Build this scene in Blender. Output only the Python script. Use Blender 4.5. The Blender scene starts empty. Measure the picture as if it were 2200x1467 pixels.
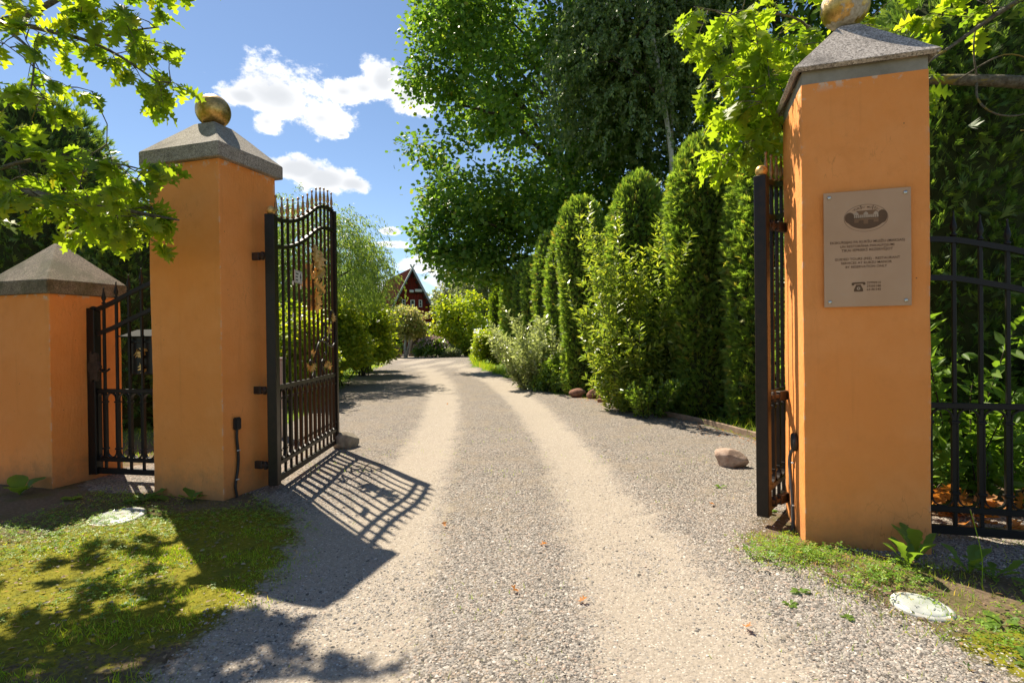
import bpy, bmesh, math, random
import numpy as np
from mathutils import Vector, Matrix

S = bpy.context.scene
C = S.collection
R = math.radians
rng = np.random.default_rng(7)
random.seed(7)

# ------------------------------------------------------------------ camera
cam_data = bpy.data.cameras.new('camera')
cam = bpy.data.objects.new('camera', cam_data); C.objects.link(cam)
cam_data.sensor_width = 36.0
cam_data.lens = 36.0 * 1196.3 / 2200.0
cam_data.clip_start = 0.05
cam_data.clip_end = 3000.0
cam.matrix_world = Matrix.Translation((0, 0, 1.2)) @ Matrix.Rotation(math.pi/2 - 0.007, 4, 'X') @ Matrix.Rotation(-0.0122, 4, 'Z')
S.camera = cam

# ------------------------------------------------------------------ world, sun, exposure
SUN = Vector((-0.4735, 0.589, 1.0)).normalized()
SUN_EL = math.asin(SUN.z)
SUN_AZ = math.atan2(SUN.x, SUN.y)          # clockwise from +Y is positive towards +X
CLOUD_R = 9.8
world = bpy.data.worlds.new('World'); S.world = world
world.use_nodes = True
def build_world():
    nt = world.node_tree; N = nt.nodes; L = nt.links
    N.clear()
    out = N.new('ShaderNodeOutputWorld'); bg = N.new('ShaderNodeBackground')
    bg.inputs['Strength'].default_value = 0.060
    sky = N.new('ShaderNodeTexSky'); sky.sky_type = 'NISHITA'; sky.sun_disc = False
    sky.sun_elevation = SUN_EL; sky.sun_rotation = SUN_AZ
    sky.air_density = 0.9; sky.dust_density = 0.1; sky.ozone_density = 2.3; sky.altitude = 100
    tc = N.new('ShaderNodeTexCoord')
    # cumulus heaps: direction of the centre and angular half sizes
    heaps = [((-.350, .861, .378), .092, .056), ((-.298, .885, .352), .062, .036), ((-.400, .843, .368), .036, .020),
             ((-.375, .865, .338), .036, .022), ((-.262, .885, .392), .044, .024), ((-.200, .890, .408), .044, .036),
             ((-.166, .905, .390), .052, .030), ((-.232, .889, .398), .040, .024), ((-.345, .899, .276), .058, .024), ((-.302, .916, .262), .060, .027),
             ((-.262, .928, .258), .040, .020), ((-.272, .904, .331), .018, .008), ((-.207, .963, .186), .030, .008),
             ((-.205, .967, .163), .045, .009), ((-.162, .977, .130), .070, .018), ((-.118, .987, .104), .045, .026),
             ((-.02, .996, .075), .110, .026), ((-.22, .972, .09), .09, .02), ((.25, .965, .08), .14, .03), ((-.62, .77, .12), .14, .03),
             ((.75, .55, .36), .13, .05), ((.9, -.2, .38), .15, .06), ((.35, -.85, .4), .16, .06), ((-.5, -.78, .36), .15, .06),
             ((-.93, -.1, .34), .14, .05), ((.55, -.6, .58), .12, .07), ((-.1, -.6, .8), .13, .10)]
    prev = None
    for c, rx, rz in heaps:
        s = N.new('ShaderNodeVectorMath'); s.operation = 'SUBTRACT'
        L.new(tc.outputs['Generated'], s.inputs[0]); s.inputs[1].default_value = Vector(c).normalized()
        m = N.new('ShaderNodeVectorMath'); m.operation = 'MULTIPLY'
        L.new(s.outputs[0], m.inputs[0])
        k = abs(c[1]) > .5
        m.inputs[1].default_value = (1/rx, 1/(rx*1.6), 1/rz) if k else (1/(rx*1.6), 1/rx, 1/rz)
        ln = N.new('ShaderNodeVectorMath'); ln.operation = 'LENGTH'; L.new(m.outputs[0], ln.inputs[0])
        iv = N.new('ShaderNodeMath'); iv.operation = 'SUBTRACT'; iv.inputs[0].default_value = 1.0; L.new(ln.outputs['Value'], iv.inputs[1])
        if prev is None: prev = iv
        else:
            mx = N.new('ShaderNodeMath'); mx.operation = 'SMOOTH_MAX'; mx.inputs[2].default_value = .08
            L.new(prev.outputs[0], mx.inputs[0]); L.new(iv.outputs[0], mx.inputs[1]); prev = mx
    lo = N.new('ShaderNodeMath'); lo.operation = 'MAXIMUM'; lo.inputs[1].default_value = -.75; L.new(prev.outputs[0], lo.inputs[0])
    mp = N.new('ShaderNodeMapping'); mp.inputs['Scale'].default_value = (1, 1, 1.5); L.new(tc.outputs['Generated'], mp.inputs['Vector'])
    def noise(scale, detail, rough, off):
        n = N.new('ShaderNodeTexNoise'); n.inputs['Scale'].default_value = scale; n.inputs['Detail'].default_value = detail
        n.inputs['Roughness'].default_value = rough
        a = N.new('ShaderNodeVectorMath'); a.operation = 'ADD'; a.inputs[1].default_value = (off, off*.3, off*.7); L.new(mp.outputs[0], a.inputs[0])
        L.new(a.outputs[0], n.inputs['Vector']); return n
    n1 = noise(17, 10, .66, 2.3); n2 = noise(7, 5, .5, 7.1)
    a = N.new('ShaderNodeMath'); a.operation = 'MULTIPLY_ADD'; L.new(n1.outputs['Fac'], a.inputs[0]); a.inputs[1].default_value = 2.3
    L.new(lo.outputs[0], a.inputs[2])
    dens = N.new('ShaderNodeMapRange'); dens.interpolation_type = 'SMOOTHSTEP'
    dens.inputs['From Min'].default_value = 1.22; dens.inputs['From Max'].default_value = 1.62; L.new(a.outputs[0], dens.inputs['Value'])
    sh0 = N.new('ShaderNodeMath'); sh0.operation = 'MULTIPLY_ADD'; L.new(n2.outputs['Fac'], sh0.inputs[0]); sh0.inputs[1].default_value = 1.8
    L.new(lo.outputs[0], sh0.inputs[2])
    sh = N.new('ShaderNodeMapRange'); sh.interpolation_type = 'SMOOTHSTEP'
    sh.inputs['From Min'].default_value = 1.05; sh.inputs['From Max'].default_value = 1.95; L.new(sh0.outputs[0], sh.inputs['Value'])
    cm = N.new('ShaderNodeMix'); cm.data_type = 'RGBA'
    cm.inputs[6].default_value = (CLOUD_R, CLOUD_R*1.0, CLOUD_R*1.0, 1); cm.inputs[7].default_value = (CLOUD_R*.58, CLOUD_R*.60, CLOUD_R*.63, 1)
    L.new(sh.outputs[0], cm.inputs[0])
    fm = N.new('ShaderNodeMix'); fm.data_type = 'RGBA'
    L.new(dens.outputs[0], fm.inputs[0]); L.new(sky.outputs[0], fm.inputs[6]); L.new(cm.outputs[2], fm.inputs[7])
    L.new(fm.outputs[2], bg.inputs['Color']); L.new(bg.outputs[0], out.inputs['Surface'])
build_world()

sun_data = bpy.data.lights.new('sun', 'SUN'); sun_data.energy = 4.2; sun_data.angle = R(0.53); sun_data.color = (1.0, .90, .73)
sun = bpy.data.objects.new('sun', sun_data); C.objects.link(sun)
sun.rotation_euler = (-SUN).to_track_quat('-Z', 'Y').to_euler()
sun.location = SUN*40

S.render.engine = 'CYCLES'
S.view_settings.view_transform = 'Standard'
S.view_settings.look = 'None'
S.view_settings.exposure = 1.24
S.view_settings.gamma = 1.0
S.view_settings.use_curve_mapping = False
S.cycles.max_bounces = 8
S.cycles.transparent_max_bounces = 8
S.cycles.use_denoising = True
world.cycles.sampling_method = 'MANUAL'
world.cycles.sample_map_resolution = 512

# ------------------------------------------------------------------ helpers
def tag(o, label=None, cat=None, group=None, kind=None):
    if label: o['label'] = label
    if cat: o['category'] = cat
    if group: o['group'] = group
    if kind: o['kind'] = kind
    return o
def obj(name, me, mat=None, parent=None, loc=None, rot=None, scale=None):
    o = bpy.data.objects.new(name, me); C.objects.link(o)
    if mat is not None and me is not None and len(me.materials) == 0: me.materials.append(mat)
    if parent: o.parent = parent
    if loc is not None: o.location = loc
    if rot is not None: o.rotation_euler = rot
    if scale is not None: o.scale = scale
    return o
def empty(name, loc=(0, 0, 0), rz=0.0, parent=None):
    o = bpy.data.objects.new(name, None); C.objects.link(o)
    o.empty_display_size = .1
    o.location = loc; o.rotation_euler = (0, 0, rz)
    if parent: o.parent = parent
    return o
def mesh(name, V, F, smooth=False):
    """V (N,3); F (M,k) array of equal polygons, or list of lists."""
    me = bpy.data.meshes.new(name)
    if isinstance(F, np.ndarray):
        V = np.ascontiguousarray(V, dtype=np.float32); F = np.ascontiguousarray(F, dtype=np.int32)
        m, k = F.shape
        me.vertices.add(len(V)); me.vertices.foreach_set('co', V.ravel())
        me.loops.add(m*k); me.loops.foreach_set('vertex_index', F.ravel())
        me.polygons.add(m); me.polygons.foreach_set('loop_start', np.arange(0, m*k, k, dtype=np.int32))
        me.update(calc_edges=True)
    else:
        me.from_pydata([tuple(v) for v in V], [], F); me.update()
    if smooth: me.polygons.foreach_set('use_smooth', [True]*len(me.polygons))
    return me
def box_me(name, sx, sy, sz, centre=(0, 0, 0), bevel=0.0, seg=1):
    bm = bmesh.new(); bmesh.ops.create_cube(bm, size=1.0)
    for v in bm.verts: v.co = Vector((v.co.x*sx+centre[0], v.co.y*sy+centre[1], v.co.z*sz+centre[2]))
    if bevel: bmesh.ops.bevel(bm, geom=bm.edges[:], offset=bevel, segments=seg, affect='EDGES', clamp_overlap=True)
    me = bpy.data.meshes.new(name); bm.to_mesh(me); bm.free(); return me
def box(name, a, b, mat, parent=None, bevel=0.0):
    s = [abs(b[i]-a[i]) for i in range(3)]; c = [(a[i]+b[i])/2 for i in range(3)]
    return obj(name, box_me(name, *s, bevel=bevel), mat, parent, loc=c)
def tube_vf(pts, radii, sides=6, off=0):
    pts = [Vector(p) for p in pts]; V = []; F = []
    up = Vector((.13, .27, .95)).normalized(); n = len(pts)
    for i, p in enumerate(pts):
        t = (pts[min(i+1, n-1)]-pts[max(i-1, 0)]).normalized()
        a = t.cross(up)
        if a.length < 1e-3: a = t.cross(Vector((1, 0, 0)))
        a.normalize(); b = t.cross(a).normalized()
        r = radii[i] if hasattr(radii, '__len__') else radii
        for k in range(sides):
            ang = 2*math.pi*k/sides
            V.append(p+a*(math.cos(ang)*r)+b*(math.sin(ang)*r))
    for i in range(n-1):
        for k in range(sides):
            F.append([off+i*sides+k, off+i*sides+(k+1) % sides, off+(i+1)*sides+(k+1) % sides, off+(i+1)*sides+k])
    F.append([off+k for k in range(sides)][::-1]); F.append([off+(n-1)*sides+k for k in range(sides)])
    return V, F
def tubes_me(name, list_of):
    V = []; F = []
    for pts, rad, sides in list_of:
        v, f = tube_vf(pts, rad, sides, len(V)); V += v; F += f
    return mesh(name, V, F, smooth=True)
def lathe_me(name, prof, sides=12, smooth=True):
    V = []; F = []
    for r, z in prof:
        for k in range(sides):
            a = 2*math.pi*k/sides; V.append((r*math.cos(a), r*math.sin(a), z))
    for i in range(len(prof)-1):
        for k in range(sides):
            F.append([i*sides+k, i*sides+(k+1) % sides, (i+1)*sides+(k+1) % sides, (i+1)*sides+k])
    F.append(list(range(sides))[::-1]); F.append([(len(prof)-1)*sides+k for k in range(sides)])
    return mesh(name, V, F, smooth)
def spline(pts, n=8):
    """Catmull-Rom through the points."""
    P = [Vector(p) for p in pts]; out = []
    for i in range(len(P)-1):
        p0 = P[max(i-1, 0)]; p1 = P[i]; p2 = P[i+1]; p3 = P[min(i+2, len(P)-1)]
        for k in range(n):
            t = k/n
            out.append(.5*((2*p1)+(p2-p0)*t+(2*p0-5*p1+4*p2-p3)*t*t+(3*p1-p0-3*p2+p3)*t**3))
    out.append(P[-1]); return out
_w = rng.normal(size=(24, 3)); _p = rng.uniform(0, 6.28, 24)
def wob(P, scale=1.0):
    """cheap smooth noise in about -1..1 for (N,3) points"""
    P = np.atleast_2d(P)*scale; v = np.zeros(len(P)); amp = 0
    for i in range(24):
        f = 1.0 if i < 8 else (2.1 if i < 16 else 4.3); a = 1/f
        v += a*np.sin(P@(_w[i]*f)+_p[i]); amp += a*a
    return v/math.sqrt(amp*.5)/2
def norm(A): return A/np.maximum(np.linalg.norm(A, axis=-1, keepdims=True), 1e-9)

# ------------------------------------------------------------------ materials
class Mat:
    def __init__(s, name):
        s.m = bpy.data.materials.new(name); s.m.use_nodes = True
        s.nt = s.m.node_tree; s.N = s.nt.nodes; s.L = s.nt.links
        s.b = s.N['Principled BSDF']; s.out = s.N['Material Output']
    def n(s, t, **kw):
        x = s.N.new(t)
        for k, v in kw.items():
            if k in x.inputs: x.inputs[k].default_value = v
            else: setattr(x, k, v)
        return x
    def link(s, a, b): s.L.new(a, b)
    def pos(s, scale=(1, 1, 1), obj_space=True):
        tc = s.n('ShaderNodeTexCoord') if obj_space else s.n('ShaderNodeNewGeometry')
        mp = s.n('ShaderNodeMapping'); mp.inputs['Scale'].default_value = scale
        s.link(tc.outputs['Object' if obj_space else 'Position'], mp.inputs['Vector']); return mp.outputs[0]
    def noise(s, vec, scale, detail=4, rough=.55):
        x = s.n('ShaderNodeTexNoise', Scale=scale, Detail=detail, Roughness=rough); s.link(vec, x.inputs['Vector']); return x.outputs['Fac']
    def ramp(s, fac, stops, interp='LINEAR'):
        x = s.n('ShaderNodeValToRGB'); x.color_ramp.interpolation = interp
        e = x.color_ramp.elements
        while len(e) < len(stops): e.new(.5)
        for i, (p, c) in enumerate(stops):
            e[i].position = p; e[i].color = (*c, 1) if len(c) == 3 else c
        s.link(fac, x.inputs['Fac']); return x.outputs['Color']
    def mix(s, fac, a, b, mode='MIX'):
        x = s.n('ShaderNodeMix', data_type='RGBA', blend_type=mode)
        for sock, v in ((0, fac), (6, a), (7, b)):
            if hasattr(v, 'is_linked'): s.link(v, x.inputs[sock])
            else: x.inputs[sock].default_value = v if sock == 0 else (*v, 1)
        return x.outputs[2]
    def math(s, op, a, b=None, c=None):
        x = s.n('ShaderNodeMath', operation=op)
        for i, v in enumerate((a, b, c)):
            if v is None: continue
            if hasattr(v, 'is_linked'): s.link(v, x.inputs[i])
            else: x.inputs[i].default_value = v
        return x.outputs[0]
    def step(s, v, lo, hi):
        x = s.n('ShaderNodeMapRange', interpolation_type='SMOOTHSTEP'); x.inputs['From Min'].default_value = lo; x.inputs['From Max'].default_value = hi
        s.link(v, x.inputs['Value']); return x.outputs[0]
    def bump(s, h, strength, dist, prev=None):
        x = s.n('ShaderNodeBump'); x.inputs['Strength'].default_value = strength; x.inputs['Distance'].default_value = dist
        s.link(h, x.inputs['Height'])
        if prev is not None: s.link(prev, x.inputs['Normal'])
        return x.outputs[0]
    def col(s, c):
        if hasattr(c, 'is_linked'): s.link(c, s.b.inputs['Base Color'])
        else: s.b.inputs['Base Color'].default_value = (*c, 1)
    def set(s, rough=None, metal=None, spec=None, normal=None):
        if rough is not None:
            if hasattr(rough, 'is_linked'): s.link(rough, s.b.inputs['Roughness'])
            else: s.b.inputs['Roughness'].default_value = rough
        if metal is not None:
            if hasattr(metal, 'is_linked'): s.link(metal, s.b.inputs['Metallic'])
            else: s.b.inputs['Metallic'].default_value = metal
        if spec is not None: s.b.inputs['Specular IOR Level'].default_value = spec
        if normal is not None: s.link(normal, s.b.inputs['Normal'])
        return s.m

M = {}
def m_plaster(name, base, patch, foot_tone):
    a = Mat(name); p = a.pos()
    n1 = a.noise(p, 1.6, 5, .6); n2 = a.noise(p, 7, 6, .65)
    c = a.mix(a.step(n1, .35, .7), base, patch)
    c = a.mix(a.math('MULTIPLY', a.step(n2, .5, .75), .35), c, tuple(x*.84 for x in base))
    # browner tone towards the foot of the wall, with a ragged upper edge
    g = a.n('ShaderNodeNewGeometry'); sx = a.n('ShaderNodeSeparateXYZ'); a.link(g.outputs['Position'], sx.inputs[0])
    hz = a.math('ADD', sx.outputs['Z'], a.math('MULTIPLY', a.math('SUBTRACT', n2, .5), .5))
    c = a.mix(a.math('MULTIPLY', a.step(hz, .32, -.06), foot_tone), c, (.24, .15, .075))
    # rain streaks and pin holes
    st = a.noise(a.pos((14, 14, .8)), 1.0, 4, .6)
    c = a.mix(a.math('MULTIPLY', a.step(st, .56, .74), .20), c, tuple(x*.66 for x in base))
    v = a.n('ShaderNodeTexVoronoi', Scale=9.0); a.link(p, v.inputs['Vector'])
    c = a.mix(a.step(v.outputs['Distance'], .035, .02), c, (.09, .05, .03))
    gp = a.n('ShaderNodeNewGeometry'); ch = a.math('MULTIPLY', a.step(gp.outputs['Pointiness'], .52, .56), a.step(a.noise(p, 13, 5, .65), .53, .60))
    c = a.mix(a.math('MULTIPLY', ch, .8), c, (.62, .52, .42))
    a.col(c)
    h1 = a.noise(a.pos((60, 60, 11)), 1.0, 6, .7); h2 = a.noise(p, 38, 5, .6); h3 = a.noise(p, 4, 3, .5)
    cr = a.n('ShaderNodeTexVoronoi', feature='DISTANCE_TO_EDGE', Scale=7.0)
    wv = a.mix(.35, p, a.n('ShaderNodeTexNoise', Scale=5.0, Detail=5.0).outputs['Color']); a.link(wv, cr.inputs['Vector'])
    crack = a.math('MULTIPLY', a.step(cr.outputs['Distance'], .018, .0), a.step(n1, .52, .66))
    c = a.mix(a.math('MULTIPLY', crack, .55), c, tuple(x*.45 for x in base)); a.col(c)
    nb = a.bump(h3, .7, .02); nb = a.bump(h1, .8, .007, nb); nb = a.bump(h2, .6, .006, nb); nb = a.bump(crack, -.8, .006, nb)
    return a.set(.82, 0, .25, nb)
M['plaster'] = m_plaster('orange_plaster', (.80, .284, .066), (.84, .328, .095), .7)
M['plaster_right'] = m_plaster('orange_plaster_right', (.82, .294, .070), (.86, .342, .102), .45)
def m_concrete():
    a = Mat('grey_concrete'); p = a.pos()
    c = a.ramp(a.noise(p, 6, 6, .65), [(.3, (.20, .185, .15)), (.6, (.30, .28, .235)), (.8, (.42, .40, .35))]); a.col(c)
    return a.set(.9, 0, .2, a.bump(a.noise(p, 60, 5, .6), .5, .004))
M['concrete'] = m_concrete()
def m_granite(name, dark, mid, light, moss=0.0, wet=0.0):
    a = Mat(name); p = a.pos()
    v = a.n('ShaderNodeTexVoronoi', Scale=150.0, Randomness=1.0); a.link(p, v.inputs['Vector'])
    sp = a.n('ShaderNodeSeparateColor'); a.link(v.outputs['Color'], sp.inputs[0])
    c = a.ramp(sp.outputs[0], [(0.0, dark), (.22, dark), (.3, mid), (.7, mid), (.8, light), (1, light)])
    n = a.noise(p, 5, 5, .65)
    c = a.mix(a.math('MULTIPLY', a.step(n, .48, .72), .65), c, tuple(x*.55 for x in dark))
    st = a.noise(a.pos((9, 9, 2.5)), 1.0, 5, .6)
    c = a.mix(a.math('MULTIPLY', a.step(st, .52, .72), wet), c, (.055, .05, .05))
    c = a.mix(a.math('MULTIPLY', a.step(a.noise(p, 3.1, 5, .7), .45, .65), moss), c, (.075, .075, .03))
    a.col(c); return a.set(.85, 0, .3, a.bump(a.noise(p, 110, 4, .7), .6, .004))
M['granite'] = m_granite('granite_cap', (.20, .168, .135), (.31, .27, .225), (.41, .365, .31), .12, .3)
M['granite_mossy'] = m_granite('granite_cap_mossy', (.135, .105, .075), (.21, .168, .125), (.29, .24, .18), .6, .45)
M['granite_pink'] = m_granite('granite_slab_pink', (.20, .175, .155), (.40, .35, .31), (.56, .50, .45), 0, .1)
def m_gold(name, worn):
    a = Mat(name); p = a.pos()
    n = a.noise(p, 9, 7, .65)
    w = a.step(n, .56-worn*.12, .60-worn*.12) if worn else a.step(n, .74, .8)
    fine = a.noise(p, 55, 4, .6)
    gold = a.ramp(fine, [(.3, (.42, .25, .07)), (.7, (.74, .48, .17))])
    c = a.mix(w, gold, a.ramp(fine, [(.3, (.30, .24, .17)), (.6, (.52, .46, .37)), (.85, (.60, .57, .52))]))
    spots = a.n('ShaderNodeTexVoronoi', Scale=14.0); a.link(p, spots.inputs['Vector'])
    c = a.mix(a.step(spots.outputs['Distance'], .09, .05), c, (.03, .025, .02))
    a.col(c)
    mt = a.math('SUBTRACT', .92, a.math('MULTIPLY', w, .9))
    rg = a.math('MULTIPLY_ADD', fine, .25, .24)
    return a.set(a.math('ADD', rg, a.math('MULTIPLY', w, .4)), mt, .4, a.bump(w, .4, .003, a.bump(n, .3, .01)))
M['gold'] = m_gold('gold_ball', 0.0)
M['gold_worn'] = m_gold('gold_ball_worn', .42)
def m_giltiron():
    a = Mat('gilded_iron'); p = a.pos(obj_space=False)
    n = a.noise(p, 30, 4, .6); a.col(a.ramp(n, [(.3, (.16, .10, .05)), (.42, (.62, .36, .10)), (.75, (.82, .54, .20))]))
    return a.set(.42, .55, .5, a.bump(n, .3, .004))
M['gilt'] = m_giltiron()
def m_iron(name, c0, c1, rough):
    a = Mat(name); p = a.pos(obj_space=False)
    n = a.noise(p, 18, 5, .6)
    a.col(a.ramp(n, [(.35, c0), (.75, c1)]))
    return a.set(a.math('MULTIPLY_ADD', n, .2, rough-.1), 0.0, .32, a.bump(a.noise(p, 90, 3, .6), .25, .002))
M['iron'] = m_iron('black_gate_paint', (.010, .007, .005), (.026, .016, .010), .40)
M['iron_dark'] = m_iron('black_fence_paint', (.006, .006, .006), (.012, .010, .009), .45)
M['hinge_iron'] = m_iron('rusty_hinge_steel', (.025, .020, .017), (.085, .055, .038), .55)
def flat(name, c, rough=.6, metal=0.0, spec=.4, var=.15, scale=20, bump=.15):
    a = Mat(name); p = a.pos()
    n = a.noise(p, scale, 5, .6)
    a.col(a.ramp(n, [(.25, tuple(x*(1-var) for x in c)), (.75, tuple(min(1, x*(1+var)) for x in c))]))
    return a.set(rough, metal, spec, a.bump(n, bump, .005))
def m_plaque():
    a = Mat('plaque_acrylic'); p = a.pos()
    n = a.noise(p, 4, 3, .5); d = a.noise(p, 42, 6, .7)
    c = a.ramp(n, [(.3, (.46, .275, .150)), (.7, (.52, .325, .190))])
    c = a.mix(a.math('MULTIPLY', a.math('MULTIPLY', a.step(d, .57, .68), a.step(n, .42, .62)), .5), c, (.46, .34, .24))
    a.col(c); a.b.inputs['Coat Weight'].default_value = .10; a.b.inputs['Coat Roughness'].default_value = .06
    return a.set(.4, 0, .25)
M['plaque'] = m_plaque()
M['print'] = flat('brown_print', (.115, .055, .018), .5)
M['print_mid'] = flat('brown_print_mid', (.20, .10, .04), .5)
M['print_pale'] = flat('pale_print', (.42, .30, .20), .5)
M['steel'] = flat('screw_steel', (.55, .55, .50), .3, 1.0)
M['white_plastic'] = flat('white_sign', (.62, .62, .60), .4)
M['black_print'] = flat('black_print', (.02, .02, .02), .5)
M['cable'] = flat('grey_conduit', (.085, .085, .09), .45)
M['cable_dark'] = flat('black_conduit', (.018, .018, .018), .5)
M['cover'] = flat('white_ground_cover', (.46, .455, .42), .5, 0, .4, .5, 11)
M['cover_glass'] = flat('ground_light_glass', (.42, .44, .41), .25, 0, .5, .4, 9)
M['mailbox'] = flat('mailbox_paint', (.018, .018, .018), .4)
M['utility'] = flat('utility_post_grey', (.33, .28, .26), .7)
M['timber'] = flat('edging_timber', (.24, .17, .12), .85, 0, .2, .4, 12, .6)
def m_stone(name, a0, a1, a2):
    a = Mat(name); p = a.pos()
    n = a.noise(p, 9, 7, .7); f = a.noise(p, 60, 5, .6)
    c = a.ramp(n, [(.3, a0), (.5, a1), (.72, a2)]); c = a.mix(a.math('MULTIPLY', a.step(f, .55, .7), .4), c, tuple(x*.4 for x in a0)); a.col(c)
    return a.set(.85, 0, .3, a.bump(f, .5, .006, a.bump(n, .6, .03)))
M['stone_grey'] = m_stone('grey_field_stone', (.15, .12, .085), (.26, .22, .165), (.36, .32, .26))
M['stone_pink'] = m_stone('pinkish_granite_stone', (.27, .165, .115), (.44, .315, .24), (.56, .44, .355))
M['stone_red'] = m_stone('reddish_edging_stone', (.15, .065, .04), (.27, .13, .085), (.36, .22, .16))
def m_bark(name, c0, c1, vs=(14, 14, 3), flecks=None):
    a = Mat(name); p = a.pos(vs, obj_space=False)
    n = a.noise(p, 1.0, 6, .65); c = a.ramp(n, [(.35, c0), (.65, c1)])
    if flecks: c = a.mix(a.step(a.noise(a.pos((3, 3, 12), False), 1.3, 4, .6), .58, .64), c, flecks)
    a.col(c); return a.set(.9, 0, .2, a.bump(n, .8, .03))
M['bark'] = m_bark('grey_brown_bark', (.030, .024, .018), (.105, .085, .062))
M['bark_oak'] = m_bark('oak_branch_bark', (.085, .07, .05), (.22, .195, .15), (40, 40, 30), (.26, .20, .05))
M['bark_birch'] = m_bark('birch_bark', (.32, .30, .27), (.62, .60, .56), (8, 8, 8), (.05, .045, .04))
def m_leaf(name, stops, trans=.5, tcol=(.5, .75, .06), rough=.45, spec=.35, gain=1.62):
    stops = [(p_, (c_[0]*gain*1.12, c_[1]*gain, c_[2]*gain)) for p_, c_ in stops]
    a = Mat(name); g = a.n('ShaderNodeNewGeometry')
    c = a.ramp(g.outputs['Random Per Island'], stops)
    a.col(c); a.set(rough, 0, spec)
    t = a.n('ShaderNodeBsdfTranslucent'); tc = a.mix(1.0, c, tcol, 'MULTIPLY')
    sc = a.n('ShaderNodeVectorMath', operation='SCALE'); sc.inputs['Scale'].default_value = 2.3; a.link(tc, sc.inputs[0])
    a.link(sc.outputs[0], t.inputs['Color'])
    mx = a.n('ShaderNodeMixShader'); mx.inputs[0].default_value = trans
    a.link(a.b.outputs[0], mx.inputs[1]); a.link(t.outputs[0], mx.inputs[2]); a.link(mx.outputs[0], a.out.inputs['Surface'])
    return a.m
M['oak_leaf'] = m_leaf('oak_leaf', [(0, (.042, .085, .014)), (.3, (.075, .130, .016)), (.65, (.115, .170, .018)), (.95, (.17, .215, .020)), (1, (.22, .22, .03))], .58, (1.0, 1.0, .30), .45, .3)
M['linden_leaf'] = m_leaf('linden_leaf', [(0, (.034, .080, .018)), (.6, (.060, .118, .022)), (.97, (.105, .170, .028)), (1, (.15, .14, .03))], .44, (1.0, 1.0, .35))
M['birch_leaf'] = m_leaf('birch_leaf', [(0, (.050, .088, .034)), (.6, (.080, .120, .048)), (1, (.135, .175, .062))], .38, (.9, 1.0, .45), .4, .5)
M['dark_leaf'] = m_leaf('shade_tree_leaf', [(0, (.022, .055, .014)), (.7, (.040, .085, .018)), (1, (.070, .12, .022))], .35, (1.0, 1.0, .35))
M['willow_leaf'] = m_leaf('willow_leaf', [(0, (.060, .105, .030)), (.6, (.095, .15, .040)), (1, (.155, .205, .055))], .4, (.95, 1.0, .4))
M['gold_leaf'] = m_leaf('yellow_green_leaf', [(0, (.075, .125, .014)), (.6, (.13, .18, .018)), (1, (.22, .25, .025))], .46, (1.0, 1.0, .3))
M['shrub_leaf'] = m_leaf('shrub_leaf', [(0, (.050, .10, .020)), (.6, (.085, .145, .025)), (1, (.14, .20, .035))], .42, (1.0, 1.0, .35), .32, .6)
M['pale_shrub'] = m_leaf('pale_shrub_leaf', [(0, (.060, .105, .022)), (.6, (.105, .155, .030)), (1, (.19, .23, .045))], .45, (1.0, 1.0, .32), .32, .6)
M['silver_leaf'] = m_leaf('silvery_leaf', [(0, (.10, .135, .065)), (1, (.22, .26, .14))], .35, (.95, 1, .5), .30, .7)
M['grey_leaf'] = m_leaf('grey_green_leaf', [(0, (.075, .095, .055)), (1, (.15, .175, .095))], .35, (.9, 1, .5))
M['apple_leaf'] = m_leaf('crab_apple_leaf', [(0, (.085, .115, .04)), (.5, (.14, .17, .06)), (.85, (.22, .24, .12)), (1, (.30, .24, .18))], .4, (1, .95, .5))
M['thuja'] = m_leaf('thuja_spray', [(0, (.054, .105, .024)), (.55, (.090, .152, .030)), (.9, (.140, .205, .040)), (1, (.16, .14, .04))], .42, (1.0, 1.0, .35), .5, .4)
M['thuja_sunlit'] = m_leaf('thuja_spray_sunlit', [(0, (.05, .10, .012)), (1, (.14, .20, .02))], .4, (1.0, 1.0, .3), .5, .4)  # thuja sprays with the yellow of sunlight put into their colour
M['thuja_dark'] = m_leaf('thuja_spray_dark', [(0, (.036, .078, .022)), (.6, (.062, .116, .028)), (1, (.105, .162, .036))], .36, (1.0, 1.0, .35), .45, .5)
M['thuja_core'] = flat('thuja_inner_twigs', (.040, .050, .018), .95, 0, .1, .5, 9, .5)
M['grass'] = m_leaf('grass_blade', [(0, (.07, .13, .012)), (.6, (.12, .20, .016)), (.9, (.20, .25, .03)), (1, (.30, .24, .10))], .45, (1, 1, .3), .5, .3)
M['moss'] = m_leaf('moss_tip', [(0, (.07, .085, .008)), (.6, (.15, .15, .012)), (1, (.24, .22, .02))], .3, (1, 1, .3), .7, .2, 1.1)
M['clover'] = m_leaf('clover_leaf', [(0, (.055, .12, .016)), (.7, (.10, .19, .022)), (.92, (.17, .24, .03)), (1, (.22, .13, .06))], .4, (1, 1, .3))
M['weed'] = m_leaf('weed_leaf', [(0, (.05, .105, .02)), (1, (.085, .15, .025))], .45, (1, 1, .35), .5, .3)
M['dry_leaf'] = m_leaf('dry_leaf', [(0, (.30, .13, .03)), (.5, (.42, .20, .05)), (1, (.46, .28, .12))], .3, (1, .8, .35), .6, .25, .85)
M['litter'] = m_leaf('small_leaf_litter', [(0, (.10, .11, .06)), (.45, (.20, .19, .12)), (.75, (.26, .17, .09)), (1, (.36, .33, .25))], .2, (1, .9, .5), .6, .3, 1.0)
M['straw'] = m_leaf('dry_straw', [(0, (.22, .15, .08)), (1, (.42, .31, .19))], .3, (1, .9, .5), .7, .2, 1.0)
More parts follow.
